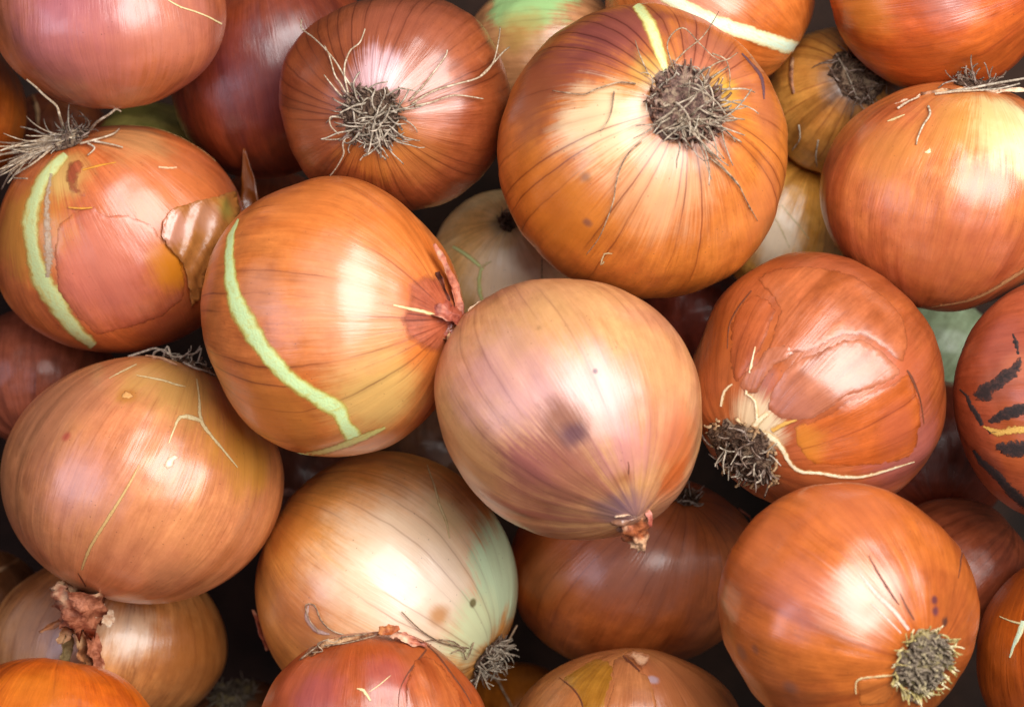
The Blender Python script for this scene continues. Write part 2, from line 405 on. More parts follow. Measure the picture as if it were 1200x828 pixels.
    # ---- thin round strands
    def tubes(s, paths, mat, name='root_tuft', kind=None, sides=4, label=None):
        V = []; F = []
        for pth, r0, r1 in paths:
            pth = np.asarray(pth, float); n = len(pth)
            T = np.gradient(pth, axis=0); T /= np.linalg.norm(T, axis=1)[:, None]+1e-9
            up = np.array([.3, .5, .81]); base = len(V)
            for i in range(n):
                A = np.cross(T[i], up); A /= np.linalg.norm(A)+1e-9; Bn = np.cross(T[i], A); r = r0+(r1-r0)*i/(n-1)
                for k in range(sides):
                    a = 2*math.pi*k/sides; V.append(pth[i]+(A*math.cos(a)+Bn*math.sin(a))*r)
            for i in range(n-1):
                for k in range(sides):
                    a = base+i*sides+k; b = base+i*sides+(k+1) % sides; F.append((a, b, b+sides, a+sides))
            F.append(tuple(base+k for k in range(sides))[::-1]); F.append(tuple(base+(n-1)*sides+k for k in range(sides)))
        me = mesh(name, s.loc(np.array(V)), F)
        return link(name, me, mat, s.o, kind=kind, label=label)
    def plate(s, rad, mat, lift=3.0, rough=2.5, name='root_plate'):
        """the bark-like disc at the root end, rad in units"""
        rs = np.random.RandomState(hash_key(s.key+'p') % 9999); nt, nl = 12, 40; D = [(0, 0, -1)]; H = [lift]
        am = rad/s.R
        for i in range(1, nt+1):
            t = i/nt
            for j in range(nl):
                ph = 2*math.pi*j/nl; a = am*t*(1+.10*math.sin(3*ph+s.seed)+.06*math.sin(7*ph+2*s.seed)+(.08*rs.uniform(-1, 1) if i > nt-3 else 0))
                D.append((math.sin(a)*math.cos(ph), math.sin(a)*math.sin(ph), -math.cos(a)))
                H.append(lift*(1-t**3)+rs.uniform(-1, 1)*rough*(1 if i < nt else 0)-(1.2 if i == nt else 0))
        F = [(0, 1+(j+1) % nl, 1+j) for j in range(nl)]
        for i in range(nt-1):
            a = 1+i*nl; b = a+nl
            for j in range(nl): F.append((a+j, a+(j+1) % nl, b+(j+1) % nl, b+j))
        D = np.array(D); return link(name, mesh(name, s.loc(s.surf(D, np.array(H)+2.5)), F, D), mat, s.o)
    def tuft(s, rad, n, length, mat, out=.8, curl=.35, bias=None, r=1.0, seg=9, ring=0.0, name='root_tuft', seed=0, keep=2.0, drop=0.0, cen=None):
        rs = np.random.RandomState((hash_key(s.key)+seed) % 99991); paths = []
        pole = s.surf(np.array([[0, 0, -1.]]))[0]; pn = s.M @ (-s.L[:, 2]); pn /= np.linalg.norm(pn)
        bias = None if bias is None else s.V @ (np.array([bias[0], -bias[1], bias[2] if len(bias) > 2 else 0.0]))
        for q in range(n):
            ph = rs.uniform(0, 6.283); t = math.sqrt(rs.uniform(ring, 1))*rad/s.R
            D0 = np.array([[math.sin(t)*math.cos(ph), math.sin(t)*math.sin(ph), -math.cos(t)]])
            if cen is not None:
                D0 = s.hit([(cen[0]+t*s.R/s.f*math.cos(ph), cen[1]+t*s.R/s.f*math.sin(ph))]); pole = s.surf(s.hit([cen]))[0]
            p = s.surf(D0, 1.0)[0]; rdir = p-pole; L = np.linalg.norm(rdir); rdir = rdir/L if L > 1e-6 else pn
            d = pn*rs.uniform(.3, 1)+rdir*out*rs.uniform(.2, 1.3)+rs.normal(size=3)*.35
            if bias is not None: d = d+bias*rs.uniform(.5, 1.4)
            d /= np.linalg.norm(d); ln = length*rs.uniform(.4, 1.25); stp = ln/seg; pts = [p.copy()]; turn = rs.normal(size=3)*curl
            for k in range(seg):
                turn = turn*.75+rs.normal(size=3)*curl*.7
                d = d+turn*.55-pn*drop*.18; d /= np.linalg.norm(d); p = p+d*stp
                u = s.Mi @ p; m = np.linalg.norm(u)
                if m < 1+keep/s.R: p = p*((1+keep/s.R)/m)
                pts.append(p.copy())
            paths.append((pts, r*rs.uniform(.75, 1.3), r*rs.uniform(.35, .7)))
        return s.tubes(paths, mat, name=name, kind='stuff')
    def strand(s, pts, mat, r=1.3, r1=.6, name='root_strand', label=None):
        """pts: [(px, py, h)], h = height over the skin; a point beyond the outline is given as (px, py, None, dz)"""
        raw = []
        for p in pts:
            if len(p) == 4: raw.append(s.at(p[0], p[1], p[3]))
            else: raw.append(s.surf(s.hit([(p[0], p[1])]), p[2])[0])
        raw = np.array(raw); out = []; n = len(raw)
        for i in range(n-1):
            p = [raw[max(0, min(n-1, i+k))] for k in (-1, 0, 1, 2)]
            for k in range(5):
                t = k/5; out.append(.5*((2*p[1])+(-p[0]+p[2])*t+(2*p[0]-5*p[1]+4*p[2]-p[3])*t*t+(-p[0]+3*p[1]-3*p[2]+p[3])*t**3))
        out.append(raw[-1]); return s.tubes([(out, r, r1)], mat, name=name, sides=5, label=label)
    # ---- dried neck: a crumpled paper tube along a path, ragged at its end
    def stub(s, path, mat, name='dry_neck', folds=5, ragged=.35, seed=0, hollow=True, amp=.28, rnd=.07):
        """path: [(px, py, dz, radius)]"""
        rs = np.random.RandomState((hash_key(s.key)+77+seed) % 99991)
        C = np.array([s.at(p[0], p[1], p[2]) for p in path]); Rr = np.array([p[3] for p in path], float)
        m = 6; t = np.linspace(0, len(path)-1, (len(path)-1)*m+1); Cc = np.stack([np.interp(t, range(len(path)), C[:, i]) for i in range(3)], 1)
        # soften corners
        for _ in range(3): Cc[1:-1] = (Cc[:-2]+2*Cc[1:-1]+Cc[2:])/4
        rr = np.interp(t, range(len(path)), Rr); T = np.gradient(Cc, axis=0); T /= np.linalg.norm(T, axis=1)[:, None]
        ns = 26; V = []; F = []; up = np.array([.2, .1, .97]); N = len(Cc); p0 = rs.uniform(0, 6.28, 4)
        jag = rs.uniform(-1, 1, ns)
        for i in range(N):
            A = np.cross(T[i], up); A /= np.linalg.norm(A)+1e-9; B_ = np.cross(T[i], A); tw = i/N*1.5
            for k in range(ns):
                a = 2*math.pi*k/ns
                q = rr[i]*(1+amp*math.sin(folds*(a+tw)+p0[0])+.5*amp*math.sin((folds*2+1)*(a-tw)+p0[1])+rnd*rs.uniform(-1, 1)+.12*math.sin(i*.9+2*a+p0[2]))
                v = Cc[i]+(A*math.cos(a)+B_*math.sin(a)*.8)*q
                if i == N-1: v = v+T[i]*jag[k]*ragged*rr[i]*1.6
                V.append(v)
        for i in range(N-1):
            for k in range(ns): a = i*ns+k; b = i*ns+(k+1) % ns; F.append((a, b, b+ns, a+ns))
        cidx = len(V); V.append(Cc[-1]-T[-1]*rr[-1]*(1.2 if hollow else -.1))
        for k in range(ns): F.append(((N-1)*ns+k, (N-1)*ns+(k+1) % ns, cidx))
        V = np.array(V); D = (V @ s.Mi.T) @ s.L; D /= np.linalg.norm(D, axis=1)[:, None]
        return link(name, mesh(name, s.loc(V), F, D), mat, s.o, smooth=True)
    def leaf(s, path, mat, name='papery_leaf', seed=0, cup=.35, thick=.7, rag=.25, label=None):
        """free ribbon of dry skin: path [(px, py, dz, halfwidth, twist)]"""
        rs = np.random.RandomState((hash_key(s.key)+seed) % 99991)
        C = np.array([s.at(p[0], p[1], p[2]) for p in path]); m = 6; t = np.linspace(0, len(path)-1, (len(path)-1)*m+1); R_ = range(len(path))
        Cc = np.stack([np.interp(t, R_, C[:, i]) for i in range(3)], 1)
        for _ in range(3): Cc[1:-1] = (Cc[:-2]+2*Cc[1:-1]+Cc[2:])/4
        hw = np.interp(t, R_, [p[3] for p in path]); tw = np.interp(t, R_, [p[4] for p in path])
        T = np.gradient(Cc, axis=0); T /= np.linalg.norm(T, axis=1)[:, None]+1e-9; N = len(Cc); nc = 7; V = []; F = []
        for i in range(N):
            A = np.cross(T[i], [0, 0, 1.]); A /= np.linalg.norm(A)+1e-9; B_ = np.cross(A, T[i])
            a2 = A*math.cos(tw[i])+B_*math.sin(tw[i]); b2 = -A*math.sin(tw[i])+B_*math.cos(tw[i])
            for k in range(nc):
                c = (k/(nc-1)-.5)*2; r = rag*(.6*math.sin(i*.55+k*1.9+seed)+.4*math.sin(i*1.25+k+2*seed)+.25*rs.uniform(-1, 1)) if k in (0, nc-1) else 0
                V.append(Cc[i]+a2*hw[i]*(c*(1+r))+b2*hw[i]*(cup*c*c+.10*math.sin(i*.8+3*c)+.12*rs.uniform(-1, 1)))
        V = np.array(V); nV = len(V); off = np.array([0, 0, -thick]); V = np.vstack([V, V+off])
        for i in range(N-1):
            for k in range(nc-1):
                q = (i*nc+k, i*nc+k+1, (i+1)*nc+k+1, (i+1)*nc+k); F.append(q); F.append(tuple(x+nV for x in q[::-1]))
        rim = [k for k in range(nc)]+[i*nc+nc-1 for i in range(1, N)]+[(N-1)*nc+k for k in range(nc-2, -1, -1)]+[i*nc for i in range(N-2, 0, -1)]
        nside = len(F)
        for i in range(len(rim)): a, b = rim[i], rim[(i+1) % len(rim)]; F.append((b, a, a+nV, b+nV))
        D = (V @ s.Mi.T) @ s.L; D /= np.linalg.norm(D, axis=1)[:, None]
        o = link(name, mesh(name, s.loc(V), F, D), mat, s.o, smooth=True, label=label)
        for p in o.data.polygons[nside:]: p.use_smooth = False
        return o

def hash_key(k):
    h = 7
    for ch in k: h = (h*131+ord(ch)) % 1000003
    return h

# ---------------------------------------------------------------- the surface under the pile
gm = plain('dark_crate_board', '#24160f', '#301e15', '#160e0a', 60, .8, .2, .0008)
hw_ = 1500*S*1.2
gme = mesh('ground', [(-hw_, -hw_, 0), (hw_, -hw_, 0), (hw_, hw_, 0), (-hw_, hw_, 0)], [(0, 1, 2, 3)])
go = link('ground', gme, gm, None, smooth=False, kind='structure')

# ---------------------------------------------------------------- the onions, lowest first
DEEP, MID, TOP = -400, -190, 0
O = []
def add(*a, **k): o = Onion(*a, **k); O.append(o); return o
SK = {}
def onion(key, c, r, pal, label, rot=0, pole=(0, 0), end='root', blobs=(), veins=(26, .35), rough=.33, streak=1.0, spec=.6, specks=.75, bumpk=1.0, **k):
    o = add(key, c, r, rot=rot, pole=pole, end=end, label=label, **k)
    SK[key] = dict(pal=pal, blobs=blobs, veins=veins, rough=rough, streak=streak, spec=spec, specks=specks, bumpk=bumpk)
    return o

P_ORANGE = ('#c8783a', '#b35f2a', '#9a4a1e')
P_RED = ('#b4603c', '#a3503a', '#8a3c22')
P_TAN = ('#c9945e', '#b9805a', '#a06840')
P_PINK = ('#bf7458', '#b0623f', '#9a4c30')
P_BROWN = ('#8a4c2c', '#7a3c28', '#5f2a1a')
P_PALE = ('#f6cc98', '#f0b878', '#d09a58')

# deep, mostly hidden
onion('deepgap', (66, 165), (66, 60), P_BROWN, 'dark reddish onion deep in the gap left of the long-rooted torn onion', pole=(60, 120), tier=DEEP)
onion('olive', (178, 178), (70, 58), ('#b0a45c', '#9c9450', '#7f7a3c'), 'yellow-green onion peeping out under the pink top-left onion, behind the grey root tuft', pole=(240, 190), tier=DEEP+60)
onion('redchip', (320, 262), (74, 66), P_RED, 'small red-brown onion, a sliver between the upright papery flake and the green-banded onion', pole=(320, 330), tier=DEEP+30)
onion('beige', (600, 310), (98, 92), P_PALE, 'beige onion with a pale green crack, low between the green-banded and spotted onions', pole=(596, 258), end='root', veins=(24, .1), tier=DEEP+170, streak=.7,
      blobs=[(592, 258, 16, '#6a5434', .8), (535, 345, 30, '#d09c4c', .6), (605, 330, 50, '#f8dcc0', .8)])
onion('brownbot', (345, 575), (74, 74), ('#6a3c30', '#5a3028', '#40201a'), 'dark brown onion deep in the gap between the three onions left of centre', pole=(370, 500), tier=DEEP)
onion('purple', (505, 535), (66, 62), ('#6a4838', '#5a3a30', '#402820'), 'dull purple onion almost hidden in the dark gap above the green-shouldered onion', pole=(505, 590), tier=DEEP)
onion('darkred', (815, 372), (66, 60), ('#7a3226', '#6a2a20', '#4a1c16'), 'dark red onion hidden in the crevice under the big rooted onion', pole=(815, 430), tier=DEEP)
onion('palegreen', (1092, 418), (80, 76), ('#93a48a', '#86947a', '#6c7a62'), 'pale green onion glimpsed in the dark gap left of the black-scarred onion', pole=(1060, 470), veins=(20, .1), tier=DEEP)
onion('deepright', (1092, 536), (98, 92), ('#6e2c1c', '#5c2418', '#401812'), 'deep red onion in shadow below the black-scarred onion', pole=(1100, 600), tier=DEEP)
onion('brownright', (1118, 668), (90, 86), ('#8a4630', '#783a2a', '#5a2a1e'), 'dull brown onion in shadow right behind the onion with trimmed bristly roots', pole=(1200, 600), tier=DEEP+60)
onion('leftsliver', (-60, 412), (68, 60), P_ORANGE, 'orange onion cut to a sliver at the left edge, halfway down', pole=(-60, 340), tier=DEEP+60)
onion('leftdeep', (48, 442), (92, 84), ('#9a5440', '#884838', '#6a3428'), 'dull pinkish-brown onion in shadow under the onion with the torn papery skin', pole=(40, 520), tier=DEEP+40)
onion('dryroot', (292, 872), (80, 76), ('#9a6a50', '#86573e', '#6a4430'), 'brown onion low at the bottom edge with its dry whitish root end showing', pole=(272, 812), end='root', tier=DEEP)
onion('smallbot', (606, 856), (86, 80), ('#b06a24', '#9c5a1e', '#7c4414'), 'small dark orange onion in the gap at the bottom, right of the grey root tuft', pole=(606, 930), tier=DEEP+20)
onion('leftpeek', (-20, 712), (74, 70), ('#8a5a3c', '#74482e', '#56321e'), 'brown onion peeping out at the left edge above the beige-brown one', pole=(-20, 640), tier=DEEP)
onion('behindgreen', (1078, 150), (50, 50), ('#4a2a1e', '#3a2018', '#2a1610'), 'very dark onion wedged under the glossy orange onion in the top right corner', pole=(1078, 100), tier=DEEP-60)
onion('yellowwedge', (918, 262), (80, 90), ('#e8b060', '#d89840', '#b88038'), 'yellowish onion with a whitish highlight wedged right of the big rooted onion', pole=(950, 190), end='neck', veins=(40, .4, '#b08a6a'), tier=DEEP+150,
      blobs=[(908, 278, 34, '#f0dcc0', .85)])  # pale blob: the whitish highlight painted into the skin colour
onion('brownroot', (985, 118), (88, 84), ('#c8904c', '#b87c40', '#8c5c2c'), 'brownish onion in the shadowed gap at the top right with dark matted roots', pole=(1008, 88), end='root', veins=(30, .5), tier=DEEP+170,
      blobs=[(1005, 100, 34, '#3c2418', .8)])
# middle
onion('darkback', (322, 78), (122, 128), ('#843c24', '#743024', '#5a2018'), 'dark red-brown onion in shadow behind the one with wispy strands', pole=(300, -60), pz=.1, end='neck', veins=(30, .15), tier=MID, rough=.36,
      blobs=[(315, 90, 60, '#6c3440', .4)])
onion('greentop', (640, 62), (98, 84), ('#c08a64', '#b4805c', '#9a6444'), 'green-topped onion with pinkish stripes behind the wispy-rooted one at the top', pole=(720, 60), pz=.1, end='root', veins=(26, .3), tier=MID-10,
      blobs=[(620, 0, 46, '#9cc07c', 1.0, .25, .3), (610, 35, 26, '#b08c48', .7)])
onion('greenline', (832, -6), (124, 118), ('#c4713a', '#b8642c', '#9c4c20'), 'bright orange onion at the top edge with a wide straight pale green stripe', pole=(950, 70), pz=.0, end='root', veins=(26, .25), tier=MID+30,
      blobs=[(805, 8, 50, '#c88a70', .7)])
onion('leftcut', (-53, 130), (81, 88), ('#c0682c', '#b05822', '#8a3e16'), 'orange onion cut off at the left edge, below the pink top-left onion', pole=(-60, 240), pz=.2, tier=MID, veins=(24, .5))
onion('under', (746, 668), (150, 116), ('#bc6a38', '#ac5c30', '#8c4420'), 'large shaded orange-brown onion under the spotted onion in the lower middle', pole=(800, 582), end='root', veins=(34, .3), tier=MID,
      rough=.38, blobs=[(740, 660, 60, '#96604e', .6), (640, 680, 45, '#a8561e', .5)])
onion('lowbeige', (125, 752), (142, 108), ('#c48a58', '#b07040', '#84481f'), 'beige-brown onion at lower left, lying under the onion whose dry neck hangs down', pole=(150, 655), pz=.15, end='root', streak=1.5, veins=(30, .3), tier=MID-10,
      blobs=[(40, 740, 60, '#b08a74', .6), (225, 760, 50, '#8c5020', .8), (150, 740, 30, '#dcb894', .6, .5, .4)])  # last blob, pale beige, is a highlight painted into the colour
onion('rightlow', (1268, 775), (122, 132), ('#b4581e', '#a44c18', '#7c3410'), 'glossy orange onion at the lower right edge with a small star-shaped crack', pole=(1240, 640), pz=.2, end='root', veins=(26, .4), tier=MID+60,
      blobs=[(1190, 690, 30, '#8a3c12', .6)])
# top
onion('pinktop', (124, 12), (139, 122), ('#b46a48', '#a85c44', '#964e30'), 'smooth pinkish-orange onion in the top left corner with one thin cream scratch', rot=-3, pole=(110, -115), pz=.1, end='neck', veins=(30, .1), tier=TOP-60,
      blobs=[(80, 40, 80, '#b46874', .6), (200, 20, 60, '#bc7468', .5), (228, 92, 40, '#a05044', .5), (60, 8, 24, '#a8626a', .5), (150, 90, 70, '#c06a36', .35)])  # first mauve blob: pink skin plus the lilac side reflection painted in
onion('cornright', (1100, -12), (132, 120), ('#c2622a', '#b45426', '#96401a'), 'glossy deep orange onion in the top right corner', pole=(1230, -30), pz=.2, end='neck', veins=(26, .25), tier=TOP-40,
      blobs=[(1010, 5, 36, '#bc7428', .6), (1110, 2, 26, '#a07470', .55, .8), (1100, 85, 40, '#a04c1a', .5)])
onion('fadegreen', (1110, 231), (150, 132), ('#c47644', '#bb6a48', '#a4522c'), 'onion at the right edge with a pale green-yellow shoulder and cream roots along its top', rot=-4, pole=(1142, 102), pz=.12, end='root', veins=(40, .1), tier=TOP-50,
      blobs=[(1190, 160, 46, '#d8dca8', 1.0, .5, .3), (1166, 132, 24, '#d4d49c', .9, .5, .4), (1140, 140, 50, '#c08a3c', .6), (1120, 300, 60, '#a04e34', .5), (1040, 180, 40, '#b87838', .5)])
onion('wispy', (467, 117), (134, 130), ('#985232', '#8a462c', '#72361e'), 'reddish-brown onion at the top with a round grey root tuft and long wispy strands', pole=(437, 137), end='root', veins=(46, .5, '#80504a'), tier=TOP-90,
      blobs=[(470, 20, 70, '#94503c', .5), (440, 92, 32, '#d8b0b4', .75, .5, .5), (500, 118, 40, '#d88e74', .5), (440, 165, 44, '#c0742a', .6, .5, .4), (380, 130, 45, '#b06238', .4), (480, 185, 40, '#c27c3c', .4)])
onion('torn', (142, 277), (150, 137), ('#c46c3c', '#ba6440', '#a64c22'), 'onion at left with torn papery skin, a pale green stripe and long cream roots', pole=(78, 160), pz=.38, end='root', veins=(30, .12), tier=TOP-100,
      blobs=[(30, 270, 52, '#c07c2c', .85, .5, .4), (75, 205, 26, '#c8a860', .7), (205, 300, 26, '#d07a18', .85, .5), (120, 330, 50, '#c06858', .7), (200, 215, 60, '#c8723c', .5), (200, 380, 36, '#a04a30', .6), (160, 160, 40, '#c49a64', .5)])
onion('smoothleft', (158, 565), (164, 147), ('#d08c60', '#c67e5a', '#b46c42'), 'large smooth pink-orange onion at left with cream scratches and a dry neck hanging below', pole=(222, 424), pz=.05, end='root', veins=(44, .14, '#a07468'), tier=TOP-70, rough=.30,
      blobs=[(60, 470, 70, '#b87c5c', .5), (90, 570, 48, '#c08884', .4), (205, 450, 55, '#c89a50', .75, .6, .3), (285, 530, 46, '#cc8c34', .85, .6, .35), (150, 660, 70, '#c0704c', .4), (77, 510, 6, '#b04a3c', .8), (150, 465, 10, '#b07030', .9)])  # lilac blob at left repeats the side light's reflection in colour
onion('halfgreen', (449, 684), (155, 154), ('#dc9c58', '#d8904a', '#c47a38'), 'pale onion at bottom, orange on its left side and green-white on its right', pole=(562, 762), pz=.22, end='root', veins=(38, .38, '#9a7060'), tier=TOP-110, rough=.32,
      blobs=[(485, 668, 105, '#efd0ac', .92, .5, .2), (505, 700, 50, '#f4dcc4', .7, .6, .2), (592, 668, 64, '#cce2b8', 1.0, .28, .3), (560, 738, 40, '#d8e0b0', .95, .5, .3), (525, 600, 24, '#d8c08c', .6, .5, .4), (516, 722, 13, '#c07c34', .8, .6), (335, 620, 40, '#cc7c30', .6), (350, 720, 50, '#bc7450', .5), (556, 706, 5, '#6e6238', .9, .4, .1)])
onion('flaky', (958, 453), (150, 151), ('#ac5e34', '#a05434', '#86401c'), 'red-brown onion right of centre with flaking layered skin and a dark root end', pole=(872, 530), end='root', veins=(32, .2), tier=TOP-70, rough=.31,
      blobs=[(960, 330, 50, '#a05438', .5), (870, 400, 40, '#b05a24', .6, .5, .5), (1060, 530, 50, '#a05a58', .6), (1060, 440, 40, '#b05434', .5), (960, 580, 40, '#a05a34', .6), (884, 486, 24, '#e0c8a0', .8, .6, .5), (905, 505, 16, '#dcc8a0', .7, .6, .5)])
onion('scarred', (1238, 466), (125, 141), ('#a8563a', '#9c4c34', '#84381f'), 'onion cut by the right edge with black mouldy scars and a yellow split', pole=(1300, 470), pz=.3, end='root', veins=(26, .2), tier=TOP-90, rough=.38,
      blobs=[(1190, 520, 30, '#b85c24', .6), (1170, 400, 34, '#945048', .5), (1190, 430, 20, '#b86e50', .5), (1185, 500, 26, '#9c4c20', .6), (1165, 450, 22, '#8a4a34', .6), (1160, 550, 20, '#6c3426', .6)])
onion('bigroot', (753, 184), (173, 171), ('#cc7e3a', '#c0703c', '#a85a24'), 'biggest onion, golden orange at the top middle, with a broad matted grey root', pole=(803, 124), end='root', veins=(40, .62, '#8a5a50'), tier=TOP, rough=.34,
      blobs=[(640, 90, 62, '#84402c', .85, .5, .4), (720, 40, 66, '#84403a', .9, .5, .3), (690, 60, 40, '#6c3030', .5, .6, .6), (840, 70, 46, '#ac6450', .7, .5, .2), (845, 105, 22, '#d0a028', .75, .6, .4), (765, 82, 24, '#c8a850', .6, .6, .5), (700, 150, 52, '#e0c49a', .8, .5, .5), (770, 215, 60, '#e0ac80', .6, .6, .5),
             (900, 240, 40, '#cc7a48', .5), (660, 250, 70, '#c8741c', .6), (685, 208, 6, '#8a5c3c', .8, .8), (686, 264, 6, '#7c4c3c', .8, .6), (630, 225, 40, '#b8641c', .6), (620, 130, 40, '#94502c', .7, .6, .4), (900, 130, 34, '#a45c44', .5), (650, 330, 60, '#a86034', .35)])
onion('greenband', (390, 369), (151, 166), ('#cc7c44', '#c4703a', '#b45e26'), 'tall orange onion left of centre crossed by a curving pale green band', rot=14, pole=(520, 374), end='neck', veins=(34, .6, '#7c5a60'), tier=TOP-40, rough=.31, neckh=.05, neckw=.22,
      blobs=[(470, 270, 50, '#c86c2c', .6), (440, 465, 56, '#d0a860', .8, .5, .2), (410, 350, 70, '#d8a07c', .5), (500, 400, 26, '#cc6c24', .6), (512, 376, 26, '#a8523a', .85, .6, .6), (488, 340, 24, '#bc5c24', .6, .6, .5), (330, 490, 50, '#c87828', .6), (300, 340, 30, '#c08468', .5), (360, 240, 50, '#cc7030', .5)])
onion('cutroot', (992, 722), (154, 150), ('#b8662e', '#ac5a2c', '#96481c'), 'red-orange onion at lower right with a round trimmed bristly grey root', pole=(1083, 777), end='root', veins=(30, .14), tier=TOP-30, rough=.31,
      blobs=[(900, 640, 60, '#a8562e', .5), (945, 695, 40, '#b46c64', .3), (1010, 700, 36, '#dca890', .5, .6, .6), (880, 790, 50, '#bc642a', .5), (1000, 600, 50, '#b4623c', .5), (866, 765, 10, '#7a5040', .6, .7), (926, 806, 9, '#84503c', .7, .7), (885, 760, 6, '#7a4c3c', .6),  # faint pink blob left of centre: painted reflection of the side light
             (1098, 702, 5, '#5c2c34', .9, .5, .2), (1100, 715, 5, '#60303a', .9), (1113, 728, 6, '#4a2c24', .9, .5, .6), (1120, 775, 9, '#1c1c22', 1.0, .5, .2)])
onion('spotted', (671, 476), (158, 150), ('#c8966a', '#bc8468', '#a87054'), 'tan and lilac onion at centre with a brown smudge and stubby dry neck', rot=-25, pole=(737, 590), end='neck', veins=(44, .32, '#8c6a78'), tier=TOP, rough=.40, neckh=.10, neckw=.26,
      blobs=[(600, 440, 66, '#bc888a', .65, .6, .3), (640, 370, 70, '#bc8a58', .5), (770, 430, 50, '#cc8458', .55), (800, 520, 40, '#c86a34', .85, .5, .4), (790, 560, 24, '#c05c24', .8, .5, .4), (690, 470, 60, '#cc9c98', .6), (560, 540, 40, '#c08a54', .6),
             (650, 565, 66, '#8a4c3c', .85, .6, .6), (780, 500, 40, '#bc7058', .5), (620, 540, 30, '#8a4a48', .6, .7, .7), (663, 492, 26, '#845038', .9, .6, .4), (672, 508, 13, '#54303c', .8, .7, .2), (740, 530, 34, '#c47c80', .5, .6, .6), (728, 557, 9, '#96582c', .8, .8, .8), (735, 585, 24, '#6c4c5c', .75, .6, .4), (710, 590, 18, '#5c4450', .6),
             (697, 435, 3, '#5c3440', .9, .4, .1), (793, 388, 6, '#94523c', .7), (630, 384, 6, '#86603c', .6, .5, .8)])
onion('botleft', (50, 880), (137, 111), ('#c8661c', '#bc5a1c', '#9a4412'), 'vivid orange onion cut off at the bottom left corner', pole=(30, 1000), pz=.1, end='neck', veins=(26, .3), tier=TOP-60,
      blobs=[(40, 810, 40, '#c87018', .5)])
onion('botred', (437, 865), (138, 124), ('#aa562c', '#a04c2c', '#8c4018'), 'red onion cut by the bottom edge, finely cracked, with a dry root rim', pole=(430, 738), pz=.05, end='root', veins=(26, .12), tier=TOP-20, rough=.33,
      blobs=[(360, 800, 40, '#b0583c', .4), (460, 790, 30, '#9a4444', .5), (500, 780, 30, '#b46030', .5), (370, 815, 30, '#a4505c', .4)])
onion('bottan', (737, 868), (136, 114), ('#b87848', '#b06e48', '#985830'), 'pinkish-tan onion at the bottom edge with an amber patch and torn flap', pole=(740, 760), pz=.25, end='neck', veins=(26, .15), tier=TOP-60, rough=.34,
      blobs=[(780, 800, 50, '#c07048', .5), (765, 795, 6, '#b8a0a8', .8, .5, .1), (820, 810, 40, '#b86838', .5)])

# ---- let the pile settle: each onion rests on those below it
def settle():
    for i, o in enumerate(O):
        z = o.tier
        for _ in range(12):
            f = (ZC-z)/ZC; X = np.array([(o.c[0]-600)*f, (414-o.c[1])*f]); a, b, c = o.rp[0]*f, o.rp[1]*f, o.rzp*f
            need = FLOOR+c
            for q in O[:i]:
                d = X-q.C[:2]; L = np.linalg.norm(d)+1e-6; e = d/L
                ra = support(e, a, b, o.rot); rb = support(e, q.a, q.b, q.rot)
                t = L/(ra+rb)
                if t < 1: need = max(need, q.z+(c+q.cz)*math.sqrt(1-t*t)*.985)
            nz = max(need, o.tier)
            if abs(nz-z) < .5: break
            z = nz
        o.place(z)
def support(e, a, b, rot):
    x = e[0]*math.cos(rot)+e[1]*math.sin(rot); y = -e[0]*math.sin(rot)+e[1]*math.cos(rot)
    return 1/math.sqrt((x/a)**2+(y/b)**2)
settle()
ON = {}
for i, o in enumerate(O):
    print('ONION %-12s z=%6.0f R=%5.0f' % (o.key, o.z, o.a))
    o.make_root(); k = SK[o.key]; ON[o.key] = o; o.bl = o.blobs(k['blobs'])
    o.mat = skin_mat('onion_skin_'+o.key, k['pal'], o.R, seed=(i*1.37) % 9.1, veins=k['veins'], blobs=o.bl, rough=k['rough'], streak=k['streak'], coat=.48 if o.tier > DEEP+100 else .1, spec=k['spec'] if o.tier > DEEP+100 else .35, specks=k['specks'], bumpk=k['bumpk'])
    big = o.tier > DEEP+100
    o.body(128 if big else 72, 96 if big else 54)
def layer_mat(o, tag, pal, blobs=(), veins=(26, .2), inherit=False, **k):
    return skin_mat('onion_layer_'+o.key+'_'+tag, pal, o.R, seed=o.seed % 9, veins=veins, blobs=(o.bl if inherit else [])+o.blobs(blobs), **k)

GREEN = band_mat('split_flesh_green', '#ccdc9c', '#d4b45c', .4, .0, .5, .25)
CREAM = band_mat('split_flesh_cream', '#dccc9c', '#cc9a58', .4, .0, .75, .6)
CRACK = band_mat('crack_edge', '#5c2c1a', '#84482c', .6, .0, .6)
YELL = band_mat('split_flesh_yellow', '#d0a050', '#a86c30')
DARKM = band_mat('mould_scar_black', '#1d1716', '#4a302a', .85, .0, .38, 1.0)

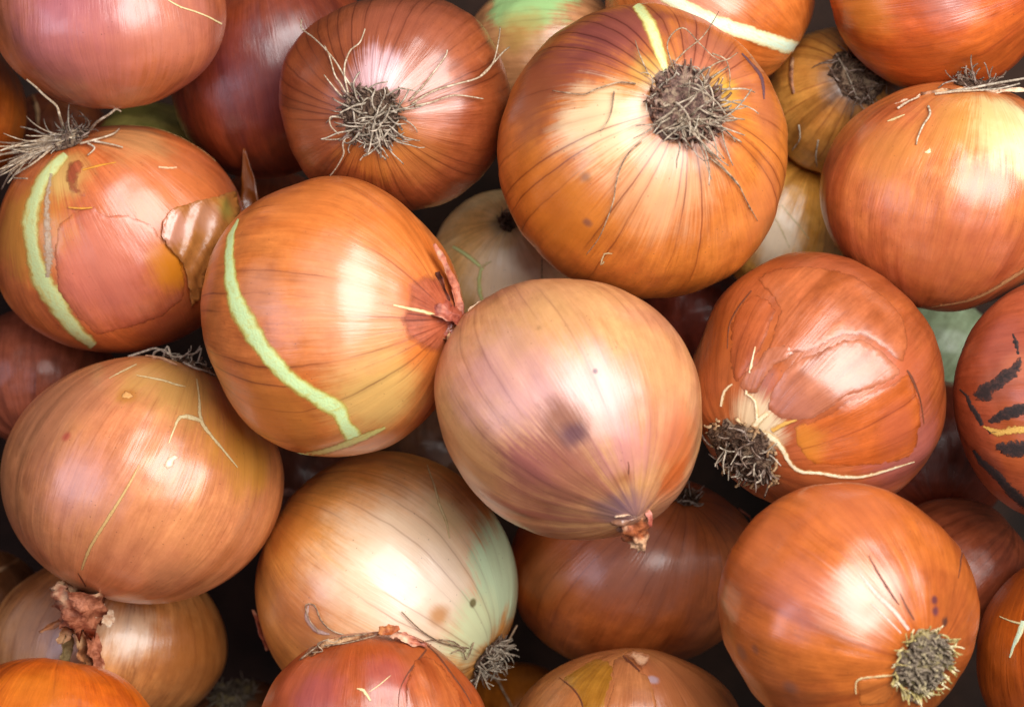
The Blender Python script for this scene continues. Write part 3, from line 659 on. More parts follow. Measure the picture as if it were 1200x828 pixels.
# ---- wispy
o = ON['wispy']
o.plate(33, PLATE(), 4, 2.5)
o.tuft(28, 62, 44, ROOT(), out=.8, curl=.4, r=1.5, seed=1, drop=.8)
o.tuft(34, 60, 16, ROOTD(), out=.9, curl=.3, r=2.0, ring=.6, seed=2, name='root_fringe')
RW = ROOTW()
for pts in ([(420, 112, 3), (408, 92, 6), (398, 75, 8), (385, 60, 9), (372, 48, 8), (362, 40, 10), (352, 22, 12)],
            [(412, 120, 3), (404, 100, 7), (398, 90, 8), (392, 70, 9), (386, 58, 9)],
            [(410, 110, 3), (408, 85, 8), (414, 65, 9), (425, 55, 10), (431, 41, 12)],
            [(404, 115, 2), (396, 104, 5), (386, 90, 7)],
            [(480, 118, 3), (496, 100, 6), (508, 84, 7), (518, 70, 9), (519, 64, 11)],
            [(482, 122, 4), (505, 108, 6), (530, 100, 7), (556, 92, 8), (570, 76, 10), (575, 52, 13), (576, 40, 16)],
            [(556, 92, 8), (568, 80, 9), (580, 66, 12), (594, 57, 14)],
            [(486, 124, 3), (505, 120, 5), (530, 112, 6), (560, 116, 7)],
            [(412, 150, 3), (404, 166, 5), (405, 178, 6), (398, 192, 7), (392, 200, 8)],
            [(430, 170, 3), (440, 172, 5), (428, 180, 6), (423, 186, 6)],
            [(405, 138, 4), (392, 136, 7), (392, 146, 8), (400, 156, 6)],
            [(410, 160, 3), (395, 162, 5), (380, 161, 6)]):
    o.strand(pts, RW, 1.35, .8)

# ---- bigroot
RGW = plain('root_fibre_wood', '#b09c86', '#80705e', '#c4b29c', 1500, .75, .2)
o = ON['bigroot']
o.plate(44, plain('root_plate_plum', '#4c3a34', '#7c5e54', '#9a826c', 1300, .9, .15, .0012), 5, 3)
o.tuft(30, 50, 66, RGW, out=.5, curl=.2, bias=(.3, .3), r=1.45, seed=1, cen=(812, 122), drop=.8)
o.tuft(44, 80, 17, plain('root_scale_brown', '#7c5c4c', '#54382e', '#a08474', 1300, .8, .2), out=1.2, curl=.2, r=2.2, ring=.35, seed=2, name='root_fringe', keep=1.5, seg=5)
o.tuft(46, 26, 34, ROOT(), out=.6, curl=.6, r=1.2, ring=.5, bias=(.2, -.6), seed=3, name='root_wisps')
RG = plain('root_fibre_wiry', '#a0866a', '#745a48', '#b8a084', 1500, .7, .25)
for pts in ([(752, 165, 3), (738, 178, 4), (728, 195, 4), (722, 215, 4), (719, 235, 4), (710, 260, 4), (700, 282, 5), (686, 300, 6)],
            [(745, 98, 3), (725, 98, 5), (700, 106, 5), (685, 112, 4), (660, 110, 3), (650, 108, 2)],
            [(720, 108, 4), (718, 125, 4), (714, 140, 4), (704, 154, 4)],
            [(760, 88, 4), (750, 70, 8), (745, 56, 9)],
            [(780, 85, 5), (800, 68, 10), (818, 55, 14), (832, 34, 18)],
            [(790, 85, 5), (780, 60, 10), (795, 48, 14), (815, 62, 12), (830, 72, 9), (842, 78, 7)],
            [(815, 90, 5), (835, 80, 9), (848, 76, 9), (857, 70, 10)],
            [(830, 70, 9), (845, 76, 8), (852, 90, 6), (853, 103, 5)],
            [(832, 185, 4), (845, 196, 5), (858, 210, 4), (868, 222, 3), (878, 245, 3)],
            [(828, 175, 4), (850, 200, 6), (864, 216, 5), (872, 232, 4), (886, 258, 3)]):
    o.strand(pts, RG, 1.05, .5)
o.strip([(746, 14, 15), (758, 30, 17), (768, 50, 17), (776, 70, 14), (781, 84, 7)], GREEN, .5, label='pale green strip running up from the root')
o.strip([(868, 64, 3), (882, 78, 6), (892, 95, 6), (896, 116, 3)], band_mat('bruise_purple', '#5a4450', '#8a5648'), .5, name='skin_bruise')
for l in ([(706, 312, 2.5), (702, 316, 3), (706, 303, 3), (716, 302, 2)],):
    o.strip(l, CREAM, .5)

# ---- pinktop
o = ON['pinktop']
o.strip([(198, 0, 2.5), (212, 8, 3), (228, 13, 3), (242, 19, 3), (258, 28, 3)], CREAM, .8, name='skin_scratch')
# ---- greenline
o = ON['greenline']
o.strip([(740, -22, 14), (778, -4, 19), (815, 16, 20), (850, 30, 20), (885, 42, 20), (915, 52, 20), (940, 59, 20)], band_mat('split_flesh_mint', '#cce4cc', '#dcc890', .4, .02, .3, .2), .6)
# ---- torn
o = ON['torn']
o.plate(26, PLATE(), 4, 3)
o.tuft(20, 60, 90, ROOTW(), out=.1, curl=.12, bias=(-3.4, 2.6, -1.5), r=1.4, seed=1, keep=4)
o.tuft(22, 40, 45, ROOT(), out=.2, curl=.25, bias=(-2.4, 1.6, -1.2), r=1.4, seed=2, name='root_fringe')
o.tuft(26, 45, 24, ROOTD(), out=.5, curl=.5, bias=(.9, -.1), r=1.3, seed=4, name='root_stubs')
for pts in ([(72, 150, 2), (70, 136, None, 96), (66, 124, None, 104), (52, 112, None, 112), (42, 102, None, 118), (31, 93, None, 122)],
            [(104, 150, 3), (115, 142, None, 80), (128, 134, None, 92), (136, 128, None, 94), (142, 131, None, 92)]):
    o.strand(pts, RW, 1.9, 1.2)
for pts in ([(60, 170, 5), (40, 190, 8), (20, 205, 9), (2, 222, 7)], [(55, 168, 5), (30, 192, 10), (10, 196, 8), (-10, 198, 6)], [(62, 176, 5), (44, 196, 7), (28, 204, 6), (18, 210, 5), (36, 212, 5)],
            [(95, 172, 4), (112, 168, 5), (132, 160, 4), (140, 150, 3)], [(110, 168, 3), (128, 172, 4), (144, 175, 3)], [(104, 172, 4), (112, 178, 4), (104, 186, 3)], [(50, 172, 6), (28, 186, 9), (8, 194, 8), (2, 206, 6)]):
    o.strand(pts, RW, 1.5, .9)
o.strip([(78, 182, 14), (56, 206, 20), (42, 232, 22), (36, 260, 26), (38, 290, 21), (45, 318, 28), (60, 345, 29), (82, 376, 22), (110, 404, 16)], GREEN, .5, label='pale green strip curving down from the root')
o.strip([(62, 205, 6), (56, 235, 10), (56, 270, 15), (57, 300, 16), (56, 325, 9)], band_mat('bruised_layer', '#b8a088', '#c09868', .4, .1, 1.0, .9), .6, name='skin_layer')
mt = layer_mat(o, 'a', ('#c26c4a', '#ba6248', '#a64c2c'), inherit=True, fade_edge=.45, blobs=[(205, 315, 26, '#d07c18', .9, .6), (130, 290, 44, '#c87458', .5)], veins=(26, .08))
o.flake([(66, 262), (86, 246), (108, 240), (122, 250), (150, 250), (180, 262), (196, 285), (214, 304), (219, 330), (216, 352), (190, 372), (150, 386), (112, 392), (84, 366), (66, 340), (62, 300)], mt, .9, curl=.5, jit=.5, label='pinkish outer skin plate with a torn upper edge')
mt2 = layer_mat(o, 'b', ('#b46444', '#a85840', '#8c4430'), veins=(26, .1), fade_edge=.8)
o.flake([(80, 190), (96, 186), (104, 196), (96, 206), (92, 220), (110, 226), (98, 232), (80, 226), (76, 208)], mt2, .8, jit=.6)
YO = band_mat('bare_inner_orange', '#d09030', '#c07030')
o.strip([(98, 201, 3), (115, 196, 4), (136, 191, 2)], YO, .6); o.strip([(80, 243, 3), (95, 244, 4), (108, 243, 3)], YO, 2.2)
o.strip([(186, 195, 3), (198, 196, 4), (208, 195, 3)], band_mat('raised_skin_flap', '#e0b890', '#d09068'), 1.2, name='skin_scratch')
o.strip([(148, 138, 3), (185, 140, 5), (215, 150, 5), (240, 164, 4), (262, 182, 3)], CREAM, .6)
mp = layer_mat(o, 'paper', ('#b87c48', '#a86c3a', '#8c5426'), veins=(30, .3), rough=.3, bumpk=.5, blobs=[(205, 265, 20, '#c88c74', .9, .4), (238, 255, 18, '#bc8468', .7), (262, 245, 14, '#8c8038', .7)])
o.flake([(192, 258), (204, 244), (222, 238), (250, 232), (268, 226), (276, 224), (277, 246), (268, 262), (250, 290), (238, 322), (232, 348), (222, 356), (219, 330), (214, 308), (198, 290), (190, 276)], mp, 2.0, curl=2.5, step=3.5, fold=(.93, .36, 20, 3.6), label='crumpled translucent brown papery flap')
o.leaf([(294, 262, -30, 10, .2), (294, 236, -28, 11, .2), (291, 208, -24, 8, .25), (286, 174, -14, 1.2, .3)], layer_mat(o, 'tip', ('#8a4c20', '#74401c', '#583014')), seed=3, cup=.25, rag=.05, label='upright pointed brown papery flake')
o.leaf([(228, 350, 20, 7, .4), (232, 365, 10, 8, .6), (240, 378, 0, 6, .8)], PAPER(), seed=5)

# ---- greenband
o = ON['greenband']
GB = band_mat('split_flesh_bright', '#d0ecac', '#d4c45c', .4, .0, .5, .25)
o.strip([(279, 256, 3), (270, 280, 10), (268, 310, 14), (273, 342, 20), (284, 370, 27), (302, 400, 25), (324, 426, 23), (346, 446, 21), (374, 466, 23), (396, 480, 25), (404, 497, 19), (416, 516, 27)], GB, .5, label='long curving bright green band')
o.strip([(452, 502, 4), (434, 511, 10), (412, 519, 13), (385, 526, 11), (362, 529, 9), (345, 529, 5)], band_mat('split_flesh_lime', '#ccc878', '#c89440'), .6)
o.strip([(462, 357, 3), (478, 361, 5), (496, 365, 6), (512, 371, 4)], CREAM, .9)
NKM = plain('dry_neck_rose', '#a85640', '#743024', '#d08c74', 420, .55, .4, .001)
NKS = layer_mat(o, 'neck', ('#b06450', '#98483a', '#7c3428'), veins=(70, .8), streak=1.4, rough=.42)
o.flake([(478, 330), (500, 318), (518, 322), (530, 345), (534, 372), (528, 398), (512, 416), (492, 410), (474, 396), (468, 374), (476, 354)], layer_mat(o, 'rose', ('#bc6c50', '#ac5840', '#8c3c2c'), veins=(60, .8), streak=1.5, rough=.38, fade_edge=1.3), .7, step=4, name='neck_skin')
o.stub([(488, 373, 58, 34), (506, 375, 66, 31), (520, 378, 66, 25), (534, 380, 58, 18), (545, 378, 48, 11)], NKS, folds=8, amp=.10, ragged=.9, rnd=.035)
o.stub([(520, 386, 78, 14), (530, 394, 66, 12), (534, 404, 52, 8)], PAPERB(), folds=5, amp=.3, ragged=.8, seed=3)
o.leaf([(508, 286, 76, 2, .6), (517, 304, 72, 6, .9), (528, 330, 66, 7, 1.0), (536, 352, 60, 7, .8), (536, 372, 60, 6, .5)], PAPER(), seed=1, cup=.5, label='curled rosy papery edge beside the neck')
o.leaf([(514, 318, 78, 4, -.8), (521, 340, 74, 5, -.6), (526, 360, 74, 4, -.3)], plain('dry_paper_dark', '#5c3024', '#3c1e18', '#804a38', 700, .6, .3), seed=2, cup=.5)
o.leaf([(500, 362, 92, 7, .3), (514, 366, 96, 8, .5), (528, 372, 92, 7, .7), (538, 380, 80, 5, .7)], NKM, seed=4, cup=.5)
o.leaf([(526, 392, 56, 5, .2), (540, 380, 40, 7, .3), (556, 366, 16, 7, .2), (568, 358, 10, 6, .2)], PAPERC(), seed=6, cup=.4, rag=.4, label='pale dry neck tip reaching right')
o.leaf([(522, 396, 14, 6, .9), (514, 430, 8, 9, 1.0), (502, 462, 6, 9, 1.0), (486, 484, 4, 5, .9)], plain('dry_paper_mauve', '#94685c', '#74504a', '#b08878', 700, .5, .3), seed=7, cup=.3, label='mauve papery strip hanging from the neck')

# ---- spotted
o = ON['spotted']
SM = plain('dry_neck_mauve', '#8a5a58', '#5c4450', '#b08078', 550, .6, .3, .001)
o.stub([(726, 574, 68, 30), (733, 590, 74, 28), (738, 603, 68, 22), (742, 614, 60, 14)], layer_mat(o, 'neck', ('#946854', '#7c5850', '#584048'), veins=(60, .6), bumpk=2), folds=6, amp=.10, ragged=.5)
NK2 = plain('dry_neck_rust', '#a85c34', '#6c341a', '#e0b088', 420, .6, .35, .001)
o.stub([(736, 602, 76, 13), (740, 614, 72, 13), (745, 626, 64, 11), (750, 635, 56, 8), (752, 643, 50, 4)], NK2, folds=4, amp=.35, ragged=.8, seed=1, hollow=False)
o.leaf([(720, 602, 92, 4, .2), (732, 599, 94, 5, .2), (746, 602, 84, 4, .3)], PAPERC(), seed=1, cup=.6)
o.leaf([(756, 596, 78, 4, .8), (760, 606, 72, 5, .9), (759, 618, 62, 4, .8)], plain('dry_paper_red', '#b8604c', '#94483a', '#d89080', 700, .55, .35), seed=2, cup=.6)
o.strip([(734, 552, 1.5), (735, 545, 1.5), (734, 538, .8)], CRACK, .6)

# ---- smoothleft
o = ON['smoothleft']
o.strip([(163, 545, 2), (152, 566, 4.5), (140, 586, 5), (126, 608, 6), (112, 630, 6), (101, 650, 6), (93, 672, 4)], band_mat('scratch_olive', '#c8a468', '#c48c54'), .5, name='skin_scratch')
o.strip([(228, 448, 2), (232, 470, 4), (234, 492, 7), (244, 510, 5), (258, 528, 4), (274, 548, 2)], CREAM, .5)
o.strip([(234, 494, 6), (222, 490, 9), (210, 490, 6), (204, 502, 4), (197, 520, 2.5)], CREAM, .7)
o.strip([(160, 443, 1.5), (185, 448, 3), (208, 454, 3), (216, 456, 1)], CREAM, .6); o.strip([(128, 444, 1), (142, 438, 3), (160, 431, 3)], CREAM, .6)
o.flake([(190, 545), (195, 535), (205, 532), (211, 537), (204, 541), (202, 548), (194, 551)], band_mat('raised_blister', '#e4ccb0', '#c8a070'), .7, step=3, name='skin_blister', jit=.3)
o.flake([(142, 464), (146, 458), (152, 460), (158, 465), (152, 469), (145, 469)], band_mat('raised_blister2', '#d8a060', '#a86020'), .7, step=3, name='skin_blister', jit=.3)
o.strip([(88, 676, 1), (92, 684, 2.5), (97, 694, 2)], CRACK, .6)
o.plate(30, PLATE(), 3, 3)
for pts in ([(150, 418, None, 8), (168, 412, None, 14), (182, 408, None, 22), (194, 413, None, 24), (206, 420, None, 22)],
            [(178, 420, None, 14), (182, 412, None, 22), (192, 410, None, 28), (204, 418, None, 24), (228, 414, None, 20), (236, 408, None, 20), (232, 424, None, 20)],
            [(190, 424, None, 10), (196, 406, None, 26), (202, 420, None, 22), (216, 430, None, 20), (226, 440, None, 16), (246, 446, None, 10)],
            [(212, 432, 3), (224, 440, 5), (236, 444, 6), (250, 448, 5)]):
    o.strand(pts, ROOT(), 1.6, 1.0)
o.tuft(24, 26, 30, ROOT(), out=.5, curl=.5, bias=(0, -.4), r=1.2, seed=1)
o.strip([(170, 422, 3), (190, 427, 5), (205, 434, 3)], band_mat('raised_skin_flap', '#e0b890', '#d09068'), 2, name='skin_scratch')
NK = plain('dry_neck_salmon', '#b47050', '#84482e', '#e0b48c', 420, .6, .35, .001)
o.stub([(98, 684, 40, 30), (97, 700, 34, 27), (96, 716, 26, 24), (95, 732, 14, 19)], NK, folds=6, amp=.20, ragged=.6)
for i, pth in enumerate(([(106, 708, 20, 8, .2), (114, 714, 18, 9, .4), (124, 722, 14, 9, .3), (131, 732, 8, 3, .4)],
            [(84, 712, 20, 6, .5), (78, 728, 12, 8, .7), (74, 742, 4, 8, .6), (70, 754, 0, 4, .5)],
            [(88, 712, 24, 4, .6), (94, 724, 20, 5, .5), (102, 736, 12, 6, .3), (108, 746, 6, 4, .3)],
            [(86, 728, 10, 7, .5), (92, 746, 2, 10, .7), (98, 764, -8, 10, .6), (106, 782, -16, 7, .7)],
            [(98, 730, 8, 6, .3), (106, 748, 0, 8, .5), (112, 766, -8, 8, .4), (116, 786, -16, 6, .5)],
            [(80, 740, 0, 7, .6), (76, 758, -10, 8, .8), (76, 776, -18, 8, .6)],
            [(76, 724, 14, 3, .2), (62, 732, 10, 4, .3), (46, 740, 2, 1.5, .3)],
            [(80, 706, 18, 2, .2), (70, 708, 14, 2.5, .3), (60, 710, 8, 1, .3)])):
    o.leaf(pth, (PAPERC(), PAPERB(), NK, PAPERB(), NK, plain('dry_paper_olive', '#8c7850', '#6c5838', '#a89468', 700, .6, .3), PAPERB(), PAPERB())[i], seed=i, cup=.6, rag=.4)

# ---- flaky
o = ON['flaky']
m1 = layer_mat(o, 'rose', ('#b4725a', '#a86650', '#92523a'), veins=(26, .1), rough=.27, fade_edge=.3, blobs=[(935, 480, 20, '#a0604c', .6)])
o.flake([(898, 478), (902, 462), (910, 448), (918, 436), (930, 424), (940, 418), (948, 416), (972, 404), (990, 396), (1010, 396), (1034, 410), (1056, 436), (1044, 446), (1020, 456), (992, 464), (972, 480), (950, 492), (928, 494), (906, 488)], m1, .8, curl=.5, jit=.5, label='large rosy outer skin plate')
m2 = layer_mat(o, 'amber', ('#b86030', '#b05a24', '#964418'), veins=(34, .5), rough=.3, fade_edge=.5, blobs=[(940, 520, 26, '#c07828', .7), (1050, 500, 26, '#a85034', .6)])
o.flake([(928, 496), (950, 493), (974, 481), (994, 466), (1022, 458), (1046, 447), (1062, 434), (1072, 450), (1079, 474), (1078, 500), (1070, 532), (1040, 544), (1000, 548), (962, 546), (944, 540), (932, 520)], m2, .5, thick=.3, jit=.5, label='bare amber underskin below the rosy plate')
m3 = layer_mat(o, 'upper', ('#b06440', '#a65a3a', '#90481f'), veins=(28, .15), rough=.33, fade_edge=.5)
o.flake([(886, 330), (910, 318), (950, 314), (1000, 322), (1040, 344), (1060, 372), (1064, 400), (1056, 432), (1034, 408), (1010, 394), (988, 394), (970, 402), (946, 414), (932, 414), (914, 420), (898, 424), (902, 404), (908, 384), (914, 366), (906, 352)], m3, .8, curl=.5, jit=.5, label='broad brown upper skin plate')
o.flake([(868, 452), (876, 436), (890, 424), (900, 408), (912, 404), (926, 404), (932, 414), (920, 424), (908, 428), (896, 448), (888, 462), (874, 462)], m1, 1.4, curl=.9, step=4, jit=.6)
m4 = layer_mat(o, 'left', ('#a85834', '#9c4c2c', '#843c1c'), veins=(34, .4), fade_edge=.5)
o.flake([(858, 384), (866, 366), (884, 344), (904, 354), (912, 366), (904, 388), (896, 410), (880, 432), (866, 456), (858, 430)], m4, .6, curl=.3, jit=.5)
o.strip([(883, 344, 1.5), (868, 364, 2.2), (858, 384, 1.6), (856, 410, 1)], CRACK, .7)
o.strip([(1060, 434, 2), (1066, 443, 4.5), (1073, 456, 3), (1078, 474, 1.5), (1080, 495, 1)], CRACK, 1.2)
CR2 = band_mat('split_flesh_ivory', '#e8dcbc', '#d8a860')
o.strip([(892, 508, 14), (908, 514, 11), (918, 526, 8), (926, 540, 7), (938, 550, 6), (960, 552, 5), (984, 556, 6), (1010, 556, 4.5), (1040, 548, 4), (1068, 538, 2)], CR2, 1.0, label='ivory split running right from the root')
o.strip([(876, 462, 5), (880, 440, 4), (884, 424, 3), (888, 408, 1.5)], CR2, 1.2)
o.strip([(850, 475, 4), (853, 458, 4), (862, 450, 3)], CR2, 1.2); o.strip([(888, 490, 4), (886, 470, 4), (878, 462, 3)], CR2, 2)
o.strip([(880, 506, 8), (890, 492, 10), (900, 484, 7)], CR2, 2); o.strip([(905, 504, 10), (920, 496, 8), (934, 492, 3)], YELL, 1.5)
o.plate(44, PLATE(), 6, 4)
o.tuft(36, 60, 26, ROOTD(), out=.35, curl=.35, r=1.7, seed=1)
o.tuft(26, 20, 34, ROOT(), out=.4, curl=.25, r=1.5, bias=(.3, .3), seed=2, name='root_fringe')
o.tuft(46, 44, 14, plain('root_stub_tan', '#a07c58', '#6c5038', '#c8a880', 1400, .8, .2), out=.5, curl=.3, r=2.4, ring=.7, seed=3, name='root_stubs')
for k, pth in enumerate(([(862, 484, 94, 5, .3), (872, 490, 96, 7, .3), (884, 496, 98, 5, .4)], [(884, 480, 108, 4, .5), (893, 490, 106, 6, .4), (904, 494, 104, 4, .3)], [(868, 472, 98, 4, .3), (858, 480, 86, 5, .4), (848, 492, 74, 4, .3)])):
    o.leaf(pth, PAPERC(), seed=k, cup=.7, rag=.5)

# ---- scarred
o = ON['scarred']
def scar(poly): return o.flake(poly, DARKM, .6, jit=1.6, step=3.5, name='mould_scar')
scar([(1134, 462), (1142, 452), (1150, 446), (1160, 443), (1168, 436), (1178, 430), (1188, 422), (1196, 414), (1198, 430), (1192, 444), (1180, 450), (1172, 456), (1162, 462), (1164, 470), (1152, 472), (1140, 470)])
scar([(1184, 386), (1188, 388), (1194, 404), (1197, 416), (1190, 416), (1186, 402)])
scar([(1152, 494), (1162, 484), (1176, 476), (1192, 472), (1216, 470), (1216, 486), (1196, 488), (1180, 494), (1166, 498), (1158, 500)])
scar([(1160, 522), (1172, 518), (1186, 516), (1216, 512), (1216, 534), (1190, 538), (1176, 536), (1166, 530)])
scar([(1152, 503), (1164, 505), (1176, 506), (1164, 511), (1154, 512)])
o.strip([(1148, 501, 4), (1166, 508, 14), (1184, 505, 14), (1212, 502, 18)], band_mat('split_flesh_gold', '#d8b058', '#a86020', .4, .2, .7, .8), .5, label='yellow split between black scars')
o.strip([(1122, 456, 2), (1130, 464, 4), (1134, 476, 7), (1142, 490, 8), (1146, 500, 4)], DARKM, .5, name='mould_scar', jit=1.0, sm=4)
o.strip([(1136, 530, 4), (1148, 544, 9), (1166, 556, 12), (1184, 572, 14), (1204, 588, 14)], DARKM, .5, name='mould_scar', jit=1.0, sm=4)
# ---- palegreen etc. left plain; fadegreen
o = ON['fadegreen']
o.strip([(1092, 357, 2), (1130, 352, 4), (1160, 342, 6), (1190, 326, 7), (1215, 312, 7)], band_mat('raised_rib', '#b88c5c', '#a86440'), 1.6)
o.plate(22, PLATE(), 3, 2)
o.tuft(22, 50, 34, RW and ROOTD(), out=.8, curl=.4, bias=(.1, -.2), r=1.2, seed=1)
o.strand([(1110, 108, None, 70), (1135, 104, None, 62), (1165, 98, None, 56), (1200, 92, None, 50), (1225, 86, None, 46)], ROOT(), 1.7, 1.2)
o.strand([(1140, 106, None, 60), (1170, 104, None, 56), (1195, 98, None, 50)], ROOT(), 1.3, 1.0)
for pts in ([(1088, 126, 2), (1090, 136, 3), (1082, 148, 3), (1076, 162, 3), (1074, 170, 2)], [(1052, 128, 2), (1064, 122, 4), (1078, 116, 3)], [(1096, 114, 3), (1120, 112, 4), (1150, 112, 3)]):
    o.strand(pts, RW, 1.6, .9)
for k, pth in enumerate(([(1046, 128, 50, 3, .2), (1062, 122, 56, 5, .3), (1080, 115, 58, 4, .3)], [(1080, 114, 60, 4, .2), (1110, 108, 62, 5, .3), (1140, 108, 60, 4, .3)], [(1150, 108, 50, 2, .2), (1180, 106, 48, 3, .3), (1210, 106, 44, 2, .3)])):
    o.leaf(pth, PAPERC() if k != 1 else PAPERB(), seed=k, cup=.5, rag=.5)
o.flake([(1082, 178), (1088, 172), (1094, 171), (1092, 178), (1086, 181)], CREAM, 1.5, step=3, name='skin_blister')
o.strip([(1040, 142, 2), (1050, 138, 4), (1060, 134, 2)], CREAM, .8)

# ---- beige, yellowwedge, brownroot
o = ON['beige']
o.strip([(528, 288, 5), (545, 298, 6), (560, 310, 5), (566, 316, 4)], GREEN, .8); o.strip([(564, 314, 4), (562, 326, 6), (563, 342, 6), (568, 356, 4)], GREEN, .8)
o.strip([(562, 314, 3), (570, 309, 4), (576, 306, 2)], CREAM, .9)
o.plate(14, PLATE(), 2, 2); o.tuft(12, 30, 16, ROOTD(), out=.6, curl=.5, r=1.0)
o.strand([(634, 304, 5), (634, 318, 6), (634, 332, 5)], ROOTW(), .9, .7)
o.strip([(600, 345, 5), (614, 336, 8), (628, 334, 4)], band_mat('scab_brown', '#b08460', '#5c4030'), .8, name='skin_scab', jit=1.5)
o = ON['yellowwedge']
for l in ([(916, 240, 2), (926, 252, 2.5), (938, 266, 2), (948, 280, 1.5)], [(905, 250, 1.5), (915, 268, 2), (925, 290, 1.5)]): o.strip(l, CREAM, .7)
o = ON['brownroot']
o.plate(34, PLATE(), 5, 5); o.tuft(32, 70, 34, ROOTD(), out=.6, curl=.6, r=1.3)
for pts in ([(980, 68, 6), (988, 82, 9), (996, 98, 9), (1002, 112, 7)], [(938, 145, 4), (940, 160, 5), (932, 172, 5)], [(960, 162, 4), (958, 178, 5), (959, 190, 4)], [(990, 60, 8), (1010, 58, 10), (1030, 70, 8)]):
    o.strand(pts, ROOT(), 1.1, .7)
o.strip([(932, 70, 3), (928, 90, 5), (930, 110, 3)], PAPERB(), 2, name='papery_leaf')
# ---- darkback scratch, olive
# ---- under
o = ON['under']
o.plate(20, PLATE(), 3, 3); o.tuft(20, 30, 20, ROOT(), out=.6, curl=.4, r=1.1)
o.strand([(866, 596, 3), (872, 604, 4), (880, 606, 5), (876, 612, 4)], PAPER(), 1.4, .8)
# ---- halfgreen
o = ON['halfgreen']
o.plate(28, PLATE(), 4, 4)
o.tuft(26, 60, 34, ROOT(), out=.6, curl=.4, bias=(.2, .0), r=1.3, seed=1)
o.tuft(28, 40, 24, ROOTD(), out=.6, curl=.5, r=1.3, ring=.3, seed=2, name='root_fringe')
for pts in ([(566, 770, None, 34), (576, 768, None, 36), (588, 764, None, 30), (596, 750, None, 24), (606, 732, None, 18)],
            [(560, 784, None, 20), (572, 780, None, 24), (584, 770, None, 26), (592, 764, None, 22)]):
    o.strand(pts, RG, 1.8, 1.3)
for pts in ([(548, 758, 4), (520, 752, 4), (500, 742, 4), (485, 730, 5), (470, 715, 5)], [(545, 762, 3), (530, 750, 5), (512, 748, 4), (495, 750, 3)],
            [(410, 742, 3), (392, 736, 3), (380, 725, 3), (372, 708, 3), (362, 708, 3), (366, 724, 3), (376, 738, 3)], [(555, 752, 3), (545, 770, 5), (540, 760, 4), (528, 764, 3)]):
    o.strand(pts, RG, 1.0, .7)
o.strip([(500, 545, 1.5), (508, 565, 3), (516, 590, 4), (524, 610, 3), (528, 630, 1.5)], CREAM, .5)
o.strip([(364, 708, 4), (362, 724, 9), (374, 738, 9), (388, 741, 3)], band_mat('rubbed_patch', '#d8bcae', '#c89078'), .5, name='skin_layer')
o.leaf([(296, 714, -2, 2, .9), (302, 728, 4, 5, .9), (306, 744, 6, 4, .9), (313, 762, 8, 3, .9)], PAPER(), seed=3, cup=.3)
# ---- cutroot
o = ON['cutroot']
PG = PLATEG()
o.plate(37, PG, 6, 3)
o.tuft(34, 170, 8, plain('root_stub_grey', '#948470', '#64564a', '#aa9a78', 1300, .85, .15), out=.15, curl=.3, r=2.0, seed=1, seg=4)
o.tuft(39, 90, 15, plain('root_stub_cream', '#c8b478', '#8c7c48', '#e0d4ac', 1300, .8, .2), out=1.1, curl=.2, r=1.4, ring=.84, seed=2, seg=4, name='root_fringe')
o.strip([(1018, 650, 1.5), (1030, 672, 3.5), (1042, 690, 4), (1052, 704, 3), (1056, 708, 1)], CRACK, .6)
o.strip([(1056, 694, 1), (1062, 706, 3), (1070, 720, 3), (1074, 726, 1.5)], CRACK, .6)
RR = band_mat('raised_pink_ridge', '#e0b4a4', '#cc8068')
for l in ([(1008, 672, 3), (1026, 694, 8), (1048, 714, 9), (1068, 738, 6)], [(1020, 706, 2), (1040, 724, 4), (1058, 742, 3)]): o.strip(l, RR, .5, name='skin_ridge')
o.flake([(1003, 798), (1005, 792), (1040, 792), (1052, 796), (1052, 812), (1040, 828), (1004, 828), (1006, 814)], layer_mat(o, 'flap', ('#c4743a', '#b86834', '#a05424'), fade_edge=.4), 1.0, curl=.7, jit=.5)
o.strip([(1003, 812, 2), (1003, 798, 3), (1010, 793, 3), (1028, 792, 3), (1052, 792, 2)], CREAM, 2.4)
o.strip([(1058, 808, 6), (1072, 820, 9), (1080, 826, 6)], PAPERC(), 2.5, name='papery_leaf', jit=2)
o.strip([(1126, 640, 1), (1127, 660, 2), (1126, 676, 1)], CRACK, .5)
# ---- rightlow
o = ON['rightlow']
o.strip([(1172, 722, 1.5), (1184, 727, 3), (1196, 730, 4)], CREAM, .6); o.strip([(1199, 727, 7), (1196, 740, 8), (1190, 752, 6), (1184, 770, 2)], band_mat('split_flesh_mint', '#c0e0cc', '#d8d8a0'), .6)
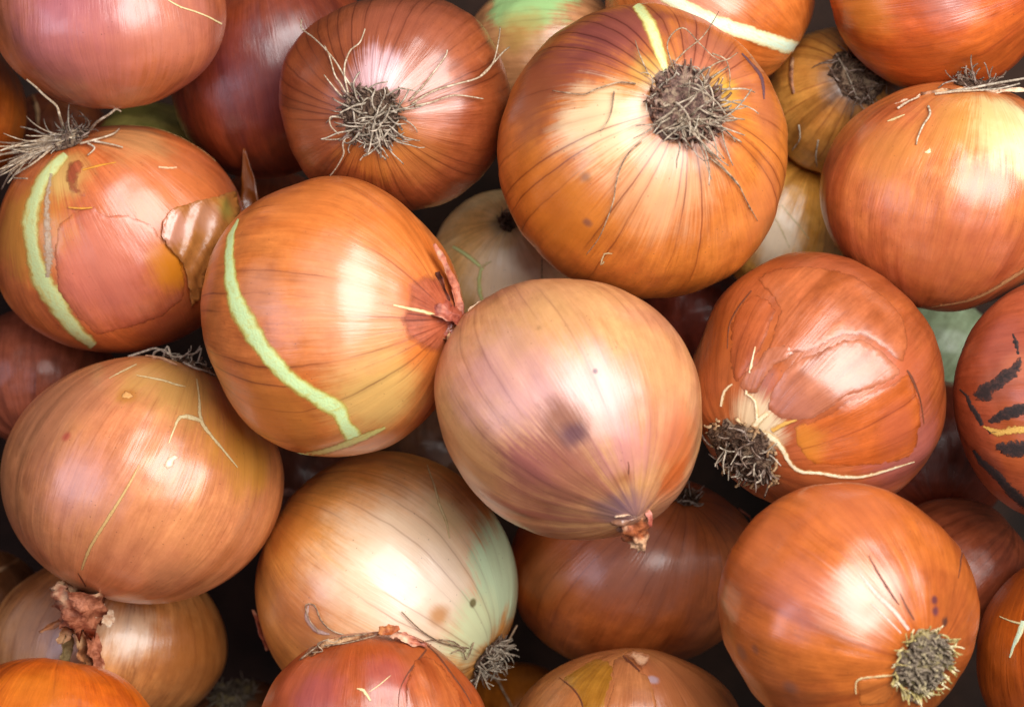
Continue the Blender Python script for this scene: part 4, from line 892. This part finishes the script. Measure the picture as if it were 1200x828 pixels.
# ---- botred
o = ON['botred']
o.strip([(552, 824, 1), (543, 806, 2), (530, 788, 1.6), (512, 768, 2.2), (494, 754, 1)], CRACK, .8)
o.strip([(468, 828, 1), (470, 805, 1.6), (480, 785, 2.2), (490, 772, 1)], CRACK, .7); o.strip([(480, 786, 2), (494, 768, 3), (504, 756, 2)], CRACK, .7)
o.strip([(418, 806, 2), (426, 808, 6), (434, 820, 4)], CREAM, .8, name='skin_scratch'); o.strip([(432, 810, 1), (446, 800, 2), (458, 790, 1)], CREAM, .6)
o.flake([(486, 772), (500, 766), (520, 778), (534, 796), (544, 820), (546, 840), (500, 850), (476, 840), (476, 800)], layer_mat(o, 'a', ('#b06034', '#a45034', '#944422'), fade_edge=.4), 1.4, curl=.9)
for k, pth in enumerate(([(352, 776, 30, 2, .2), (366, 762, 38, 4, .4), (384, 754, 42, 4, .3), (404, 748, 44, 2, .3)], [(400, 750, 44, 2, .3), (425, 744, 46, 3, .3), (448, 742, 46, 2, .3)], [(456, 738, 50, 4, .1), (466, 744, 46, 6, .3), (480, 750, 42, 4, .3), (500, 756, 36, 3, .3)])):
    o.leaf(pth, (PAPERB(), PAPERB(), PAPER())[k], seed=k, cup=.6, rag=.6)
o.leaf([(444, 738, 50, 4, .2), (456, 739, 54, 7, .3), (468, 735, 54, 2, .2)], plain('dry_paper_rust', '#a85424', '#843c18', '#c07844', 700, .5, .35), seed=9, cup=.4)
for pts in ([(352, 772, None, 34), (370, 758, None, 46), (380, 750, None, 52), (392, 752, None, 50), (400, 746, None, 52)], [(366, 764, None, 42), (378, 762, None, 46), (372, 754, None, 50), (386, 748, None, 54)], [(400, 746, None, 52), (418, 744, None, 54), (430, 742, None, 52)], [(380, 756, None, 44), (410, 752, None, 50), (440, 744, None, 50)]):
    o.strand(pts, RG, 1.0, .6)
# ---- bottan
o = ON['bottan']
ma = layer_mat(o, 'amber', ('#b07c34', '#a46e24', '#8c5818'), veins=(26, .4), rough=.3, fade_edge=.25)
o.flake([(654, 792), (672, 780), (694, 766), (712, 768), (720, 782), (716, 800), (708, 830), (706, 850), (684, 850), (680, 828), (672, 808)], ma, .5, thick=.3, jit=.5, label='bare amber underskin patch')
mb = layer_mat(o, 'flap', ('#bc7c52', '#b4704a', '#a4623a'), veins=(26, .15), rough=.34, fade_edge=.25)
o.flake([(718, 768), (726, 765), (730, 768), (742, 774), (752, 786), (760, 790), (768, 810), (774, 850), (706, 850), (710, 826), (718, 800), (716, 784)], mb, 1.0, curl=.8, step=4, jit=.5, label='raised pinkish skin flap')
o.flake([(733, 766), (742, 762), (752, 765), (762, 768), (760, 778), (754, 786), (746, 780), (738, 772)], band_mat('peeled_lip', '#e4b088', '#cc8458'), 3.4, curl=1.6, step=3, wave=.8)
o.strip([(730, 766, 1.5), (740, 776, 4), (750, 786, 2)], CRACK, 2.2)
o.strip([(654, 792, 1), (672, 807, 2), (682, 824, 2), (684, 845, 1)], CRACK, 1.0)
# ---- smallbot root strand, dryroot
o = ON['smallbot']
o.strand([(556, 806, 8), (570, 800, 10), (584, 802, 9), (592, 814, 6), (600, 828, 4)], ROOTW(), 1.5, 1.0)
o = ON['dryroot']
o.plate(30, PLATEG(), 4, 4); o.tuft(30, 50, 18, ROOT(), out=.8, curl=.4, r=1.3)
# ---- deepgap
o = ON['deepgap']
o.strip([(38, 112, 3), (44, 130, 5), (46, 150, 3)], PAPERB(), 2, name='papery_leaf')
o = ON['leftpeek']
o.strip([(-4, 668, 4), (10, 662, 6), (22, 656, 3)], PAPERB(), 2, name='papery_leaf')
# ---- brownbot flakes
o = ON['brownbot']
o.strip([(320, 578, 6), (336, 576, 9), (352, 580, 5)], plain('dry_paper_mauve', '#94685c', '#74504a', '#b08878', 700, .5, .3), 1.5, name='papery_leaf')
print('ONIONS', len(O), 'tris', sum(len(m.polygons) for m in bpy.data.meshes)*2)
